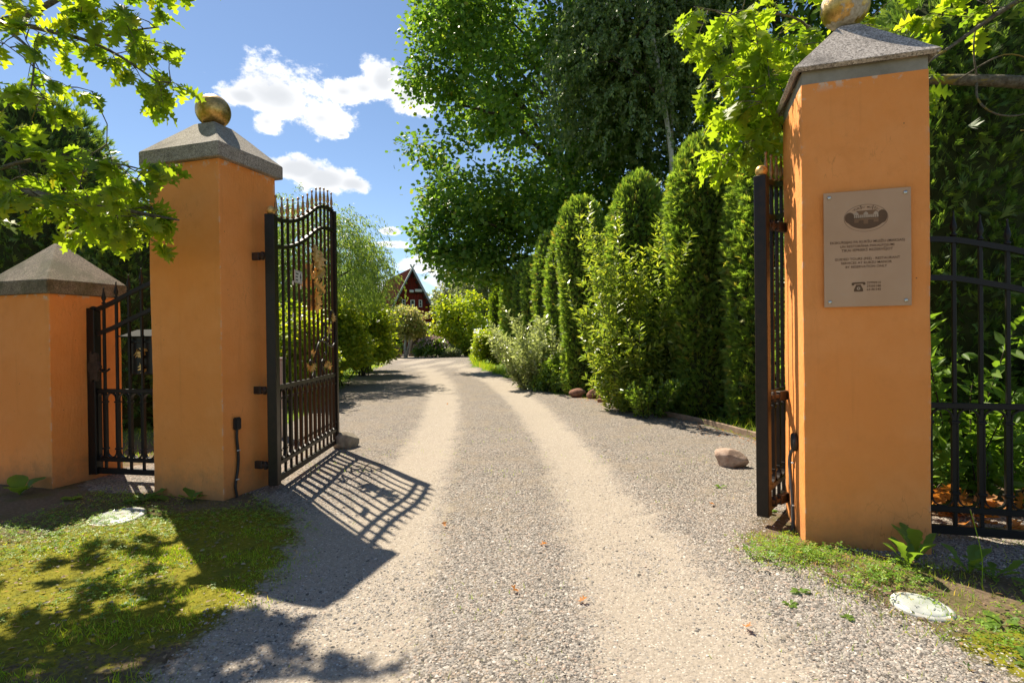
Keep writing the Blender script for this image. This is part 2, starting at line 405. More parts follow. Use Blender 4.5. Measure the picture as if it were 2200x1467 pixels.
M['petal'] = m_leaf('pink_petal', [(0, (.30, .24, .27)), (1, (.46, .40, .41))], .35, (1, .8, .8), .6, .2, 1.0)
M['red_wood'] = flat('red_barn_boards', (.20, .028, .020), .8, 0, .2, .3, 6, .3)
M['roof_tile'] = flat('red_brown_tiles', (.23, .075, .05), .8, 0, .2, .35, 5, .3)
M['grey_tile'] = flat('grey_brown_tiles', (.20, .15, .14), .8, 0, .2, .3, 5, .3)
M['white_paint'] = flat('white_paint', (.68, .68, .66), .6)
M['barge'] = flat('weathered_board', (.33, .37, .35), .8)
M['dark_wood'] = flat('dark_rafter', (.05, .035, .028), .8)
M['glass'] = flat('window_glass', (.02, .025, .03), .08, 0, .6, .2)
M['cream_wall'] = flat('cream_wall', (.5, .47, .4), .8)

def m_terrain():
    a = Mat('terrain'); g = a.n('ShaderNodeNewGeometry'); p = g.outputs['Position']
    at = lambda nm: a.n('ShaderNodeAttribute', attribute_name=nm).outputs['Fac']
    big = a.noise(p, 1.7, 5, .6); mid = a.noise(p, 7, 5, .6); fine = a.noise(p, 45, 5, .65); vfine = a.noise(p, 190, 3, .6)
    jit = a.math('ADD', a.math('MULTIPLY', a.math('SUBTRACT', mid, .5), 1.1), a.math('MULTIPLY', a.math('SUBTRACT', fine, .5), .9))
    gm = a.step(a.math('ADD', at('gravel'), jit), .32, .68)
    tm = a.step(a.math('ADD', at('track'), a.math('ADD', a.math('MULTIPLY', jit, 1.0), a.math('MULTIPLY', a.math('SUBTRACT', big, .5), .7))), .15, .95)
    mm = a.step(a.math('ADD', at('moss'), jit), .35, .65)
    # gravel stones
    v = a.n('ShaderNodeTexVoronoi', Scale=78.0); a.link(p, v.inputs['Vector'])
    sc = a.n('ShaderNodeSeparateColor'); a.link(v.outputs['Color'], sc.inputs[0])
    gc = a.ramp(sc.outputs[0], [(0, (.085, .076, .068)), (.2, (.185, .167, .148)), (.5, (.285, .258, .228)), (.72, (.35, .318, .28)), (.86, (.34, .255, .20)), (1, (.50, .46, .41))])
    gap = a.step(v.outputs['Distance'], .5, .8)
    gc = a.mix(a.math('MULTIPLY', gap, .85), gc, (.10, .082, .066))
    gc = a.mix(a.math('MULTIPLY', a.step(a.math('MULTIPLY_ADD', mid, .5, a.math('MULTIPLY', big, .5)), .46, .62), .6), gc, (.27, .222, .165))
    v2 = a.n('ShaderNodeTexVoronoi', Scale=120.0); a.link(p, v2.inputs['Vector'])
    s2 = a.n('ShaderNodeSeparateColor'); a.link(v2.outputs['Color'], s2.inputs[0])
    sand = a.ramp(fine, [(.3, (.275, .232, .184)), (.55, (.355, .306, .248)), (.8, (.41, .358, .296))])
    sand = a.mix(a.math('MULTIPLY', a.math('MULTIPLY', a.step(s2.outputs[0], .82, .9), a.step(v2.outputs['Distance'], .55, .35)), .8), sand, (.17, .15, .13))
    sand = a.mix(a.math('MULTIPLY', a.math('MULTIPLY', a.step(s2.outputs[1], .8, .9), a.step(v2.outputs['Distance'], .55, .35)), .8), sand, (.62, .56, .48))
    drive = a.mix(a.math('MULTIPLY', tm, .9), gc, sand)
    mossc = a.ramp(fine, [(.3, (.095, .095, .008)), (.55, (.19, .175, .012)), (.8, (.30, .26, .03))])
    mossc = a.mix(a.math('MULTIPLY', a.step(mid, .5, .66), .75), mossc, (.10, .115, .016))
    soil = a.ramp(fine, [(.3, (.075, .054, .034)), (.6, (.175, .125, .080)), (.85, (.30, .225, .155))])
    soil = a.mix(a.math('MULTIPLY', a.step(a.noise(p, 3.3, 5, .7), .45, .62), .6), soil, (.085, .085, .02))
    lawn = a.ramp(mid, [(.3, (.07, .12, .015)), (.7, (.13, .19, .022))])
    soil = a.mix(at('lawn'), soil, lawn)
    ground = a.mix(mm, soil, mossc)
    # moss creeping into the gravel and sand
    creep = a.math('MULTIPLY', a.step(a.math('ADD', at('creep'), a.math('MULTIPLY', a.math('SUBTRACT', fine, .5), 1.6)), .45, .8), .8)
    drive = a.mix(creep, drive, (.19, .175, .03))
    a.col(a.mix(gm, ground, drive))
    hs = a.math('SUBTRACT', 1.0, v.outputs['Distance'])
    hg = a.math('MULTIPLY', hs, a.math('MULTIPLY', gm, a.math('SUBTRACT', 1.0, a.math('MULTIPLY', tm, .8))))
    nb = a.bump(mid, .35, .03); nb = a.bump(hg, .9, .011, nb); nb = a.bump(fine, .6, .010, nb); nb = a.bump(vfine, .4, .003, nb)
    return a.set(.95, 0, .15, nb)
M['terrain'] = m_terrain()

# ------------------------------------------------------------------ ground and driveway
def drive_c(y): return -.05-.0058*np.maximum(y-1, 0)**2
LX = np.array([[-40, -1.4], [0, -1.32], [1.95, -1.32], [2.6, -1.22], [3.3, -1.32], [3.8, -1.5], [4.3, -2.0], [4.9, -3.0], [10, -3.4], [17, -5.0], [25, -5.8], [36, -8.2], [46, -14], [60, -30]])
RX = np.array([[-40, 1.7], [0, 1.62], [1.9, 1.72], [2.3, 1.68], [2.6, 1.55], [3.0, 1.42], [3.3, 1.34], [3.7, 1.66], [4.2, 2.6], [5.0, 2.80], [6.33, 2.76], [7.76, 2.5], [9.07, 1.98], [10.45, 1.55], [11.84, .86], [17, -.22], [24.3, -1.75], [34, -2.6], [38, -2.5], [46, -8], [60, -20]])
def smooth01(x): x = np.clip(x, 0, 1); return x*x*(3-2*x)
def gravel_mask(x, y):
    l = np.interp(y, LX[:, 0], LX[:, 1]); r = np.interp(y, RX[:, 0], RX[:, 1])
    w = np.interp(y, [4.0, 5.0], [.50, .16])
    m = smooth01((x-l)/w+.5)*smooth01((r-x)/w+.5)
    # gravel around the side gate, and on the strip behind the fence beside the plaque pillar
    m = np.maximum(m, smooth01((1-np.hypot((x+3.1)/.75, (y-5.05)/.75))*4)*.9)
    m = np.maximum(m, smooth01((1-np.hypot((x-3.0)/1.3, (y-3.15)/.55))*4))
    return m
def track_mask(x, y):
    d0_ = x-drive_c(y); dx = np.abs(d0_); hw = np.interp(y, [0, 2, 5.2, 12, 40], [.44, .40, .27, .32, .5]); sep = np.interp(y, [0, 12, 40], [.72, .76, .85])
    m = smooth01((hw-np.abs(dx-sep))/.42+.5)
    # worn bare earth from the left wheel track out to the moss in front of the gate
    return np.maximum(m, smooth01((-.42-d0_)/.2)*smooth01((4.6-y)/1.2))
def g_height(x, y):
    P = np.stack([np.asarray(x, float), np.asarray(y, float), np.zeros_like(np.asarray(x, float))], -1).reshape(-1, 3)
    h = .012*wob(P, 1.1)+.004*wob(P, 5)
    X = P[:, 0]; Y = P[:, 1]
    h -= .018*track_mask(X, Y)*gravel_mask(X, Y)
    h += .03*np.exp(-((X-1.75)/.45)**2-((Y-2.78)/.28)**2)
    fade = smooth01((60-np.hypot(X, Y))/40)
    return (h*fade).reshape(np.shape(x))
def gz(x, y): return float(g_height(np.array([x]), np.array([y]))[0])
def axis(lo, a, b, hi, d):
    core = list(np.arange(a, b, d)); out = []
    s = d; v = a
    while v > lo: s *= 1.22; v -= s; out.append(v)
    out = out[::-1]; v = core[-1]; s = d
    hi_l = []
    while v < hi: s *= 1.22 if v > b else 1; v += s; hi_l.append(v)
    return np.array(out+core+hi_l)
def build_ground():
    xs = axis(-500, -4.6, 4.2, 500, .065); ys = axis(-60, 1.3, 9.0, 900, .065)
    X, Y = np.meshgrid(xs, ys); Z = g_height(X, Y)
    V = np.stack([X, Y, Z], -1).reshape(-1, 3); nx = len(xs); ny = len(ys)
    i = (np.arange(ny-1)[:, None]*nx+np.arange(nx-1)[None, :]).ravel()
    F = np.stack([i, i+1, i+nx+1, i+nx], -1)
    x, y = V[:, 0], V[:, 1]
    gr = gravel_mask(x, y); tr = track_mask(x, y)
    l = np.interp(y, LX[:, 0], LX[:, 1])
    moss = smooth01(1.45-np.hypot((x+1.95)/1.15, (y-3.0)/.95)*.95)+.8*smooth01((1-np.hypot((x-1.95)/.6, (y-1.98)/.36))*2)
    moss = np.where(y < 2.3, np.maximum(moss, .45*smooth01((-1.25-x)*3)), moss)
    creep = .42*np.exp(-((x-l-.12)/.16)**2)*(y < 5)+.40*np.exp(-(((x-drive_c(y))+.36)/.10)**2)*(y < 8)+.22*np.exp(-(((x-drive_c(y))-.05)/.22)**2)*(y < 8)+.34*np.exp(-((x-np.interp(y, RX[:, 0], RX[:, 1])+.05)/.22)**2)*(y < 2.6)
    lawn = np.clip(smooth01((y-6)/2)+smooth01((np.abs(x)-8)/3), 0, 1)
    fc = gr[F].mean(1) > .5
    for name, sel, lab in (('driveway', fc, 'pale gravel driveway with two worn sandy wheel tracks'), ('ground', ~fc, 'mossy and grassy ground beside the driveway')):
        f = F[sel]; used = np.unique(f); mp = -np.ones(len(V), int); mp[used] = np.arange(len(used))
        me = mesh(name, V[used], mp[f], smooth=True)
        for nm, arr in (('gravel', gr), ('track', tr), ('moss', moss), ('creep', creep), ('lawn', lawn)):
            at = me.attributes.new(nm, 'FLOAT', 'POINT'); at.data.foreach_set('value', np.ascontiguousarray(arr[used], dtype=np.float32))
        tag(obj(name, me, M['terrain']), lab, 'ground' if name == 'ground' else 'driveway', kind='structure')
build_ground()

# ------------------------------------------------------------------ gate pillars
WA = .3001
FX = Vector((math.cos(WA), -math.sin(WA), 0)); BX = Vector((math.sin(WA), math.cos(WA), 0))
def uneven_box(name, w, d, z0, z1, amp=.003, nx=10, nz=34, round_=.006):
    """plastered shaft: dense grid on four sides with a slightly wavy face and worn, rounded arrises"""
    V = []; F = []
    prof = []
    hw, hd = w/2, d/2
    def side(a, b):
        for k in range(nx): t = k/nx; prof.append((a[0]+(b[0]-a[0])*t, a[1]+(b[1]-a[1])*t))
    side((-hw+round_, -hd), (hw-round_, -hd)); prof.append((hw-round_, -hd)); prof.append((hw-round_*.3, -hd+round_*.3))
    side((hw, -hd+round_), (hw, hd-round_)); prof.append((hw, hd-round_)); prof.append((hw-round_*.3, hd-round_*.3))
    side((hw-round_, hd), (-hw+round_, hd)); prof.append((-hw+round_, hd)); prof.append((-hw+round_*.3, hd-round_*.3))
    side((-hw, hd-round_), (-hw, -hd+round_)); prof.append((-hw, -hd+round_)); prof.append((-hw+round_*.3, -hd+round_*.3))
    n = len(prof)
    for j in range(nz+1):
        z = z0+(z1-z0)*j/nz
        for x, y in prof: V.append((x, y, z))
    V = np.array(V)
    nrm = norm(np.stack([V[:, 0]/hw, V[:, 1]/hd, 0*V[:, 0]], -1)**5)
    corner = np.minimum(hw-np.abs(V[:, 0]), hd-np.abs(V[:, 1]))
    V = V+nrm*(amp*wob(V, 3.2)[:, None])
    chip = ((np.abs(V[:, 0]) > hw-round_*2) & (np.abs(V[:, 1]) > hd-round_*2))
    cw = np.clip(wob(V, 9), -.2, 1)
    V[chip] -= nrm[chip]*(.004*cw[chip])[:, None]
    for j in range(nz):
        for k in range(n):
            F.append([j*n+k, j*n+(k+1) % n, (j+1)*n+(k+1) % n, (j+1)*n+k])
    F.append([nz*n+k for k in range(n)]); F.append([k for k in range(n)][::-1])
    return mesh(name, V, F)
def frustum_me(name, levels, bevel=.004):
    """levels: (half_x, half_y, z) from bottom to top"""
    bm = bmesh.new(); rings = []
    for hx, hy, z in levels:
        rings.append([bm.verts.new((sx*hx, sy*hy, z)) for sx, sy in ((-1, -1), (1, -1), (1, 1), (-1, 1))])
    for a, b in zip(rings, rings[1:]):
        for k in range(4): bm.faces.new((a[k], a[(k+1) % 4], b[(k+1) % 4], b[k]))
    bm.faces.new(rings[0][::-1]); bm.faces.new(rings[-1])
    if bevel: bmesh.ops.bevel(bm, geom=bm.edges[:], offset=bevel, segments=2, affect='EDGES', clamp_overlap=True)
    bmesh.ops.subdivide_edges(bm, edges=[e for e in bm.edges if e.calc_length() > .08], cuts=4, use_grid_fill=True)
    me = bpy.data.meshes.new(name); bm.to_mesh(me); bm.free()
    n = len(me.vertices); co = np.empty(n*3); me.vertices.foreach_get('co', co); co = co.reshape(-1, 3)
    co += .0022*np.stack([wob(co, 14), wob(co+3, 14), wob(co+7, 14)], -1)
    me.vertices.foreach_set('co', co.ravel()); me.update(); return me
def sphere_me(name, r, amp=0.0):
    bm = bmesh.new(); bmesh.ops.create_icosphere(bm, subdivisions=4, radius=r)
    me = bpy.data.meshes.new(name); bm.to_mesh(me); bm.free()
    if amp:
        n = len(me.vertices); co = np.empty(n*3); me.vertices.foreach_get('co', co); co = co.reshape(-1, 3)
        co *= (1+amp*wob(co, 8))[:, None]; me.vertices.foreach_set('co', co.ravel())
    me.polygons.foreach_set('use_smooth', [True]*len(me.polygons)); me.update(); return me

def place(corner, dx, dy): return Vector((corner[0], corner[1], 0))+FX*dx+BX*dy
# tall pillar on the far side of the drive
w1, d1, z1 = .686, .600, 2.567
P1c = place((-2.1737, 4.1649), -w1/2, d1/2)
P1 = tag(empty('gate_pillar', P1c, -WA), 'tall orange pillar with stepped granite cap, thick cap edge and smooth gold ball', 'pillar', 'orange gate pillars', 'thing')
obj('body', uneven_box('pillar_body', w1, d1, -.12, z1), M['plaster'], P1)
o = .045
obj('cap', frustum_me('pillar_cap', [(w1/2+o, d1/2+o, z1+.001), (w1/2+o, d1/2+o, z1+.108), (.10, .095, 2.945), (.085, .08, 2.95)]), M['granite'], P1)
obj('ball', sphere_me('gold_ball', .133, .004), M['gold'], P1, loc=(0, 0, 2.945+.125))
# short pillar left of the side gate
w0, d0, z0 = .68, .608, 1.6075
P0c = place((-3.7905, 4.5654), -w0/2, d0/2)
P0 = tag(empty('gate_pillar', P0c, -WA), 'short orange pillar with mossy pyramid cap and no ball', 'pillar', 'orange gate pillars', 'thing')
obj('body', uneven_box('short_pillar_body', w0, d0, -.12, z0), M['plaster'], P0)
obj('cap', frustum_me('short_pillar_cap', [(w0/2+.03, d0/2+.03, z0+.001), (w0/2+.038, d0/2+.038, z0+.112), (.012, .012, 2.09)], .005), M['granite_mossy'], P0)
# tall pillar with the notice, near the camera
w2, d2, z2 = .620, .619, 2.700
P2c = place((1.6604, 3.1746), w2/2, d2/2)
P2 = tag(empty('gate_pillar', P2c, -WA), 'tall orange pillar carrying the engraved notice and a peeling gold ball', 'pillar', 'orange gate pillars', 'thing')
obj('body', uneven_box('notice_pillar_body', w2, d2, -.12, 2.612, .0035, 12, 40, .008), M['plaster_right'], P2)
obj('concrete_band', uneven_box('concrete_band', w2-.006, d2-.006, 2.6125, z2-.012, .002, 8, 4, .006), M['concrete'], P2)
def roof_slabs():
    hw = w2/2+.045; hz = z2-.004; top = 3.035; tr = .055; th = .028
    for k in range(4):
        a = k*math.pi/2
        rot = Matrix.Rotation(a, 3, 'Z')
        gap = .004
        p = [Vector((-hw+gap, -hw, hz)), Vector((hw-gap, -hw, hz)), Vector((tr-gap, -tr, top)), Vector((-tr+gap, -tr, top))]
        n = (p[1]-p[0]).cross(p[3]-p[0]).normalized()
        q = [x-n*th for x in p]
        q[2] = Vector((q[2].x-.004, q[2].y, q[2].z)); q[3] = Vector((q[3].x+.004, q[3].y, q[3].z))
        bm = bmesh.new(); vs = [bm.verts.new(rot@x) for x in p+q]
        for f in ((0, 1, 2, 3), (7, 6, 5, 4), (0, 4, 5, 1), (1, 5, 6, 2), (2, 6, 7, 3), (3, 7, 4, 0)): bm.faces.new([vs[i] for i in f])
        bmesh.ops.bevel(bm, geom=bm.edges[:], offset=.002, segments=1, affect='EDGES')
        me = bpy.data.meshes.new('cap_slab'); bm.to_mesh(me); bm.free()
        obj('cap_slab', me, M['granite_pink'], P2)
    # rough mortar bed in the gap under the slabs
    bm = bmesh.new()
    for i in range(34):
        s = i % 4; t = rng.uniform(-.9, .9)*w2/2; r = rng.uniform(.008, .02)
        p = Vector((t, -w2/2+.015, z2-.012+rng.uniform(0, .012)))
        mt = Matrix.Rotation(s*math.pi/2, 4, 'Z')@Matrix.Translation(p)@Matrix.Diagonal((rng.uniform(1, 3.5), 1, .6, 1))
        bmesh.ops.create_icosphere(bm, subdivisions=1, radius=r, matrix=mt)
    me = bpy.data.meshes.new('mortar'); bm.to_mesh(me); bm.free(); k_ = obj('mortar', me, flat('mortar', (.34, .26, .18), .9), P2); k_['kind'] = 'stuff'
roof_slabs()
obj('ball', sphere_me('peeling_ball', .134, .010), M['gold_worn'], P2, loc=(-.01, 0, 3.045+.128), rot=(0, 0, 2.2))

# ------------------------------------------------------------------ wrought iron gates
FINIAL = lathe_me('finial_gilt', [(.004, 0), (.017, .004), (.018, .014), (.010, .022), (.009, .03), (.0165, .052), (.014, .085), (.0085, .125), (.0055, .148), (.006, .152), (.0105, .160), (.0105, .170), (.003, .178)], 8)
FINIAL_B = lathe_me('finial_black', [(.004, 0), (.017, .003), (.018, .012), (.010, .020), (.009, .028), (.0185, .052), (.016, .068), (.0075, .105), (.0045, .13), (.006, .134), (.0055, .142), (.002, .147)], 8)
M['bronze'] = flat('bronzed_tip', (.34, .20, .085), .42, .65, .5, .5, 40, .2); FINIAL.materials.append(M['bronze']); FINIAL_B.materials.append(M['iron_dark'])
COLLARS = {}
def strip_me(name, path, th, dep, closed=False):
    """flat bar bent along a path of (s, z); th in the plane, dep across it"""
    n = len(path); V = []; F = []
    for i in range(n):
        if closed: a = path[(i-1) % n]; b = path[(i+1) % n]
        else: a = path[max(i-1, 0)]; b = path[min(i+1, n-1)]
        t = Vector((b[0]-a[0], b[1]-a[1])).normalized(); q = Vector((-t.y, t.x))*(th/2); p = Vector(path[i])
        for sg, yy in ((-1, -dep/2), (1, -dep/2), (1, dep/2), (-1, dep/2)): V.append((p.x+sg*q.x, yy, p.y+sg*q.y))
    m = n if closed else n-1
    for i in range(m):
        j = (i+1) % n
        for k in range(4): F.append([i*4+k, i*4+(k+1) % 4, j*4+(k+1) % 4, j*4+k])
    if not closed: F.append([0, 1, 2, 3]); F.append([(n-1)*4+k for k in (3, 2, 1, 0)])
    return mesh(name, V, F)
LOOPS = {}
def loop_me(wd, za, zb):
    key = (round(wd, 3), round(za, 3), round(zb, 3))
    if key not in LOOPS:
        r = wd/2; path = []
        for k in range(9): a = math.pi*k/8; path.append((r*math.cos(a), zb-r+r*math.sin(a)))
        for k in range(9): a = math.pi+math.pi*k/8; path.append((r*math.cos(a), za+r+r*math.sin(a)))
        LOOPS[key] = strip_me('loop', path, .008, .026, True)
    return LOOPS[key]
def gate(root, L, bars, top, second, zmid, zlow, zbot, mat, fin, post_h, end_h, post_w=.075, end_w=.06, loops=True, s_end=None):
    box('hinge_post', (-post_w/2, -post_w/2, zbot-.03), (post_w/2, post_w/2, post_h), mat, root, .004)
    if end_h: box('end_post', (L-end_w, -end_w/2, zbot-.03), (L, end_w/2, end_h), mat, root, .004)
    e = L-end_w if end_h else L
    for tab, nm in ((top, 'top_rail'), (second, 'arched_rail')):
        ss = np.linspace(post_w/2, e, 40); zz = np.interp(ss, [t[0] for t in tab], [t[1] for t in tab])
        for _ in range(3): zz[1:-1] = (zz[:-2]+2*zz[1:-1]+zz[2:])/4
        obj(nm, strip_me(nm, list(zip(ss, zz)), .032, .034), mat, root)
    for nm, z, h in (('middle_rail', zmid, .034), ('lower_rail', zlow, .034), ('bottom_rail', zbot, .05)):
        box(nm, (post_w/2, -.016, z-h/2), (e, .016, z+h/2), mat, root, .003)
    zt = lambda s: float(np.interp(s, [t[0] for t in top], [t[1] for t in top]))
    bw = .020
    for s in bars:
        h = zt(s)+.02
        b = box('bar', (s-bw/2, -bw/2, zbot+.02), (s+bw/2, bw/2, h), mat, root, .002)
        obj('finial', fin, None, b, loc=(0, 0, (h-(zbot+.02))/2))
        if loops:
            for z in (zmid-.095, zlow+.095):
                if mat.name not in COLLARS:
                    COLLARS[mat.name] = box_me('collar', .046, .038, .016, bevel=.003); COLLARS[mat.name].materials.append(mat)
                obj('collar', COLLARS[mat.name], None, root, loc=(s, 0, z))
    if loops:
        pitch = bars[1]-bars[0]
        edges = [bars[0]-pitch]+list(bars)+[bars[-1]+pitch]
        for a, b in zip(edges, edges[1:]):
            a2 = max(a+bw/2, post_w/2); b2 = min(b-bw/2, e)
            if b2-a2 < .04: continue
            me = loop_me(b2-a2-.004, zlow+.018, zmid-.018)
            obj('loop', me, mat, root, loc=((a2+b2)/2, 0, 0))
TOP = [(.0, 2.178), (.103, 2.185), (.241, 2.2), (.351, 2.219), (.505, 2.255), (.636, 2.298), (.77, 2.349), (.909, 2.411), (1.042, 2.478), (1.167, 2.533), (1.293, 2.568), (1.422, 2.594), (1.535, 2.606), (1.753, 2.612)]
SEC = [(.0, 1.945), (.055, 1.955), (.237, 1.977), (.39, 2.006), (.553, 2.053), (.754, 2.127), (.947, 2.215), (1.121, 2.295), (1.309, 2.355), (1.501, 2.383), (1.753, 2.395)]
BARS = [.105+.1298*i for i in range(13)]

# lobed oak leaf, used for the iron ornaments, the oaks and the dead leaves
HALF = [(.012, 0), (.012, .14), (.075, .175), (.17, .225), (.25, .235), (.165, .30), (.085, .335), (.10, .37), (.25, .42), (.37, .43), (.28, .485), (.305, .52), (.18, .53), (.085, .555), (.10, .59), (.24, .655), (.335, .70), (.225, .72), (.235, .765), (.13, .77), (.07, .785), (.08, .815), (.145, .885), (.07, .887), (.03, .92), (.004, 1.0)]
HALF_LITE = [(.012, 0), (.012, .14), (.24, .23), (.085, .335), (.36, .43), (.09, .555), (.33, .70), (.07, .785), (.14, .885), (.004, 1.0)]
def oak_leaf_arrays(half, size=1.0, fold=.12, droop=.18, wid=1.0, wave=0.0, ph=0.0):
    V = []; F = []; n = len(half)
    def shape(x, y):
        z = fold*abs(x)-droop*y*y+wave*math.sin(9*y+ph)*abs(x)
        return (x*size*wid, y*size, z*size)
    for x, y in half: V.append(shape(0, y)); V.append(shape(x, y)); V.append(shape(-x, y))
    for i in range(n-1):
        a, b = i*3, (i+1)*3
        F.append([a, a+1, b+1, b]); F.append([a, b, b+2, a+2])
    return np.array(V), np.array(F)
def oak_leaf_me(name, **kw):
    V, F = oak_leaf_arrays(HALF, **kw); return mesh(name, V, F)
def solid_leaf_me(name, size, th=.003):
    V, F = oak_leaf_arrays(HALF_LITE, size, .25, .15); n = len(V)
    V2 = np.vstack([V+[0, 0, th], V]); F2 = [list(f) for f in F]+[list(f[::-1]+n) for f in F]
    return mesh(name, V2, F2)
ORN_LEAF = solid_leaf_me('gilded_leaf', .19); ORN_LEAF.materials.append(M['gilt'])
ORN_SMALL = solid_leaf_me('gilded_leaf_small', .11); ORN_SMALL.materials.append(M['gilt'])
ACORN = lathe_me('acorn', [(.003, 0), (.014, .004), (.017, .014), (.014, .018), (.013, .034), (.006, .044), (.001, .047)], 10); ACORN.materials.append(M['gilt'])
def ornaments(root, mat):
    orn = empty('oak_ornament', (0, 0, 0), 0, root)
    st = spline([(1.04, -.022, 1.48), (1.01, -.024, 1.62), (1.06, -.024, 1.78), (1.16, -.024, 1.90), (1.22, -.026, 2.0), (1.255, -.03, 1.985)], 5)
    obj('stem', tubes_me('ornament_stem', [(st, [.009-.00018*i for i in range(len(st))], 6)]), M['gilt'], orn)
    for (s, z, ang, sz) in ((1.02, 1.86, 20, 1.1), (.97, 1.80, 60, 1.0), (.93, 1.76, 120, .95), (1.08, 1.80, -55, 1.05), (1.14, 1.76, -95, 1.0), (1.0, 1.70, 165, .95), (1.07, 1.68, -150, 1.0), (1.03, 1.62, 170, .8), (1.10, 1.60, -140, .7), (1.18, 1.88, -30, .7), (.98, 1.93, 10, 1.0)):
        obj('leaf', ORN_LEAF, None, orn, loc=(s, -.028, z), rot=(R(90), R(ang), -.35-.5*((ang*7) % 11)/11), scale=(sz*1.1, sz*1.1, 1.2))
    for (s, z) in ((.95, 1.86), (.94, 1.83), (1.10, 1.62), (1.04, 1.56)):
        obj('acorn', ACORN, None, orn, loc=(s, -.036, z), rot=(R(200), 0, 0))
    sc = empty('scroll_ornament', (0, 0, 0), 0, root)
    curls = [[(.86, .84), (.93, .90), (.975, .99), (1.0, 1.07), (1.06, 1.15), (1.14, 1.19), (1.25, 1.185), (1.36, 1.16), (1.48, 1.13), (1.58, 1.14), (1.66, 1.20), (1.69, 1.30), (1.67, 1.42), (1.60, 1.50), (1.53, 1.51), (1.49, 1.47), (1.49, 1.43)],
             [(.96, .845), (.92, .92), (.88, .99), (.84, 1.01), (.81, .99), (.82, .96)],
             [(1.20, 1.19), (1.28, 1.24), (1.31, 1.31), (1.30, 1.36), (1.26, 1.37), (1.245, 1.34)],
             [(1.36, 1.16), (1.42, 1.22), (1.45, 1.29), (1.42, 1.33), (1.38, 1.32)],
             [(1.12, .84), (1.14, .93), (1.19, .99), (1.25, 1.0), (1.27, .96), (1.24, .94)],
             [(1.28, .845), (1.22, .90), (1.16, .95), (1.12, 1.02), (1.10, 1.06)],
             [(1.30, 1.17), (1.33, 1.10), (1.30, 1.05), (1.26, 1.07)]]
    for c in curls:
        pts = spline([(s, -.024, z) for s, z in c], 6)
        obj('scroll', tubes_me('scroll', [(pts, .0095, 6)]), mat, sc)
    for (s, z, ang) in ((1.55, 1.38, 10), (1.36, 1.25, 20), (1.32, .98, 150), (.80, .90, 40), (1.02, 1.04, -60), (.86, .90, -40), (1.2, .92, 60)):
        obj('leaf', ORN_SMALL, None, sc, loc=(s, -.03, z), rot=(R(90), R(ang), -.6))
def main_gate(loc, rz, label, tags):
    root = tag(empty('iron_gate', loc, rz), label, 'gate', 'open wrought iron gate leaves')
    gate(root, 1.753, BARS, TOP, SEC, .818, .205, .08, M['iron'], FINIAL, 2.20, 2.615)
    obj('ball', sphere_me('post_ball', .036), M['gilt'], root, loc=(0, 0, 2.20+.032))
    ornaments(root, M['iron'])
    return root
GL = main_gate((-1.905, 4.433, 0), R(90)+.031, 'open black iron gate leaf with gilded oak ornament and arrow sign', True)
GR = main_gate((1.590, 3.530, 0), R(90-39), 'open black iron gate leaf seen edge on beside the notice pillar', False)
for s, z in ((.43, 1.70), (.625, 1.68), (.42, 1.42), (.625, 1.40)):
    box('tape_patch', (s-.012, -.016, z-.018), (s+.012, -.0105, z+.018), M['white_plastic'], GL)

def hinges(root, pts, mat):
    """pts: (point on the pillar face, point on the post, z)"""
    for a, b, z in pts:
        a = Vector(a); b = Vector(b); d = (b-a); ln = d.length; u = d.normalized(); ang = math.atan2(u.y, u.x)
        h = empty('hinge', (a.x, a.y, z), ang, root)
        h.parent = None; h.parent = root
        h.matrix_parent_inverse = root.matrix_world.inverted()
        box('wall_lug', (-.01, -.016, -.03), (ln*.5, .016, .03), mat, h, .003)
        obj('hinge_pin', lathe_me('hinge_pin', [(.012, -.032), (.016, -.03), (.016, .03), (.012, .032)], 10), mat, h, loc=(ln*.72, 0, 0))
        box('hinge_strap', (ln*.45, -.011, -.012), (ln*.98, .011, .012), mat, h, .002)
        obj('nut', lathe_me('nut', [(.014, -.01), (.018, -.008), (.018, .008), (.014, .01)], 6), mat, h, loc=(ln*.88, 0, 0), rot=(0, R(90), 0))
bpy.context.view_layer.update()

f1 = place((-2.1737, 4.1649), 0, .335)
hinges(GL, [((f1.x, f1.y, 0), (-1.945, 4.433, 0), z) for z in (1.875, .802, .203)], M['hinge_iron'])
f2 = place((1.6604, 3.1746), 0, .53)
hinges(GR, [((f2.x, f2.y, 0), (1.628, 3.545, 0), z) for z in (1.90, .80, .125)], M['hinge_iron'])

# side gate between the two left pillars
sg0 = place((-3.7905, 4.5654), .045, .33); sg1 = place((-2.1737, 4.1649), -w1-.02, .33)
dv = sg1-sg0; SL = dv.length
SG = tag(empty('side_gate', (sg0.x, sg0.y, 0), math.atan2(dv.y, dv.x)), 'narrow black iron side gate between the short and the tall orange pillars', 'gate')
gate(SG, SL, [.105+.1285*i for i in range(7) if .105+.1285*i < SL-.05], [(0, 1.475), (.2, 1.545), (.4, 1.63), (.6, 1.705), (.8, 1.755), (1.0, 1.78)], [(0, 1.265), (.2, 1.325), (.4, 1.405), (.6, 1.48), (.8, 1.53), (1.0, 1.555)], .78, .185, .085, M['iron_dark'], FINIAL_B, 1.49, 1.70, .07, .03)
obj('post_cap', lathe_me('post_cap', [(.01, 0), (.03, .003), (.032, .014), (.02, .024), (.004, .028)], 10), M['iron_dark'], SG, loc=(0, 0, 1.49))
box('wall_strip', (-.05, -.03, .05), (-.036, .03, 1.50), M['iron_dark'], SG)
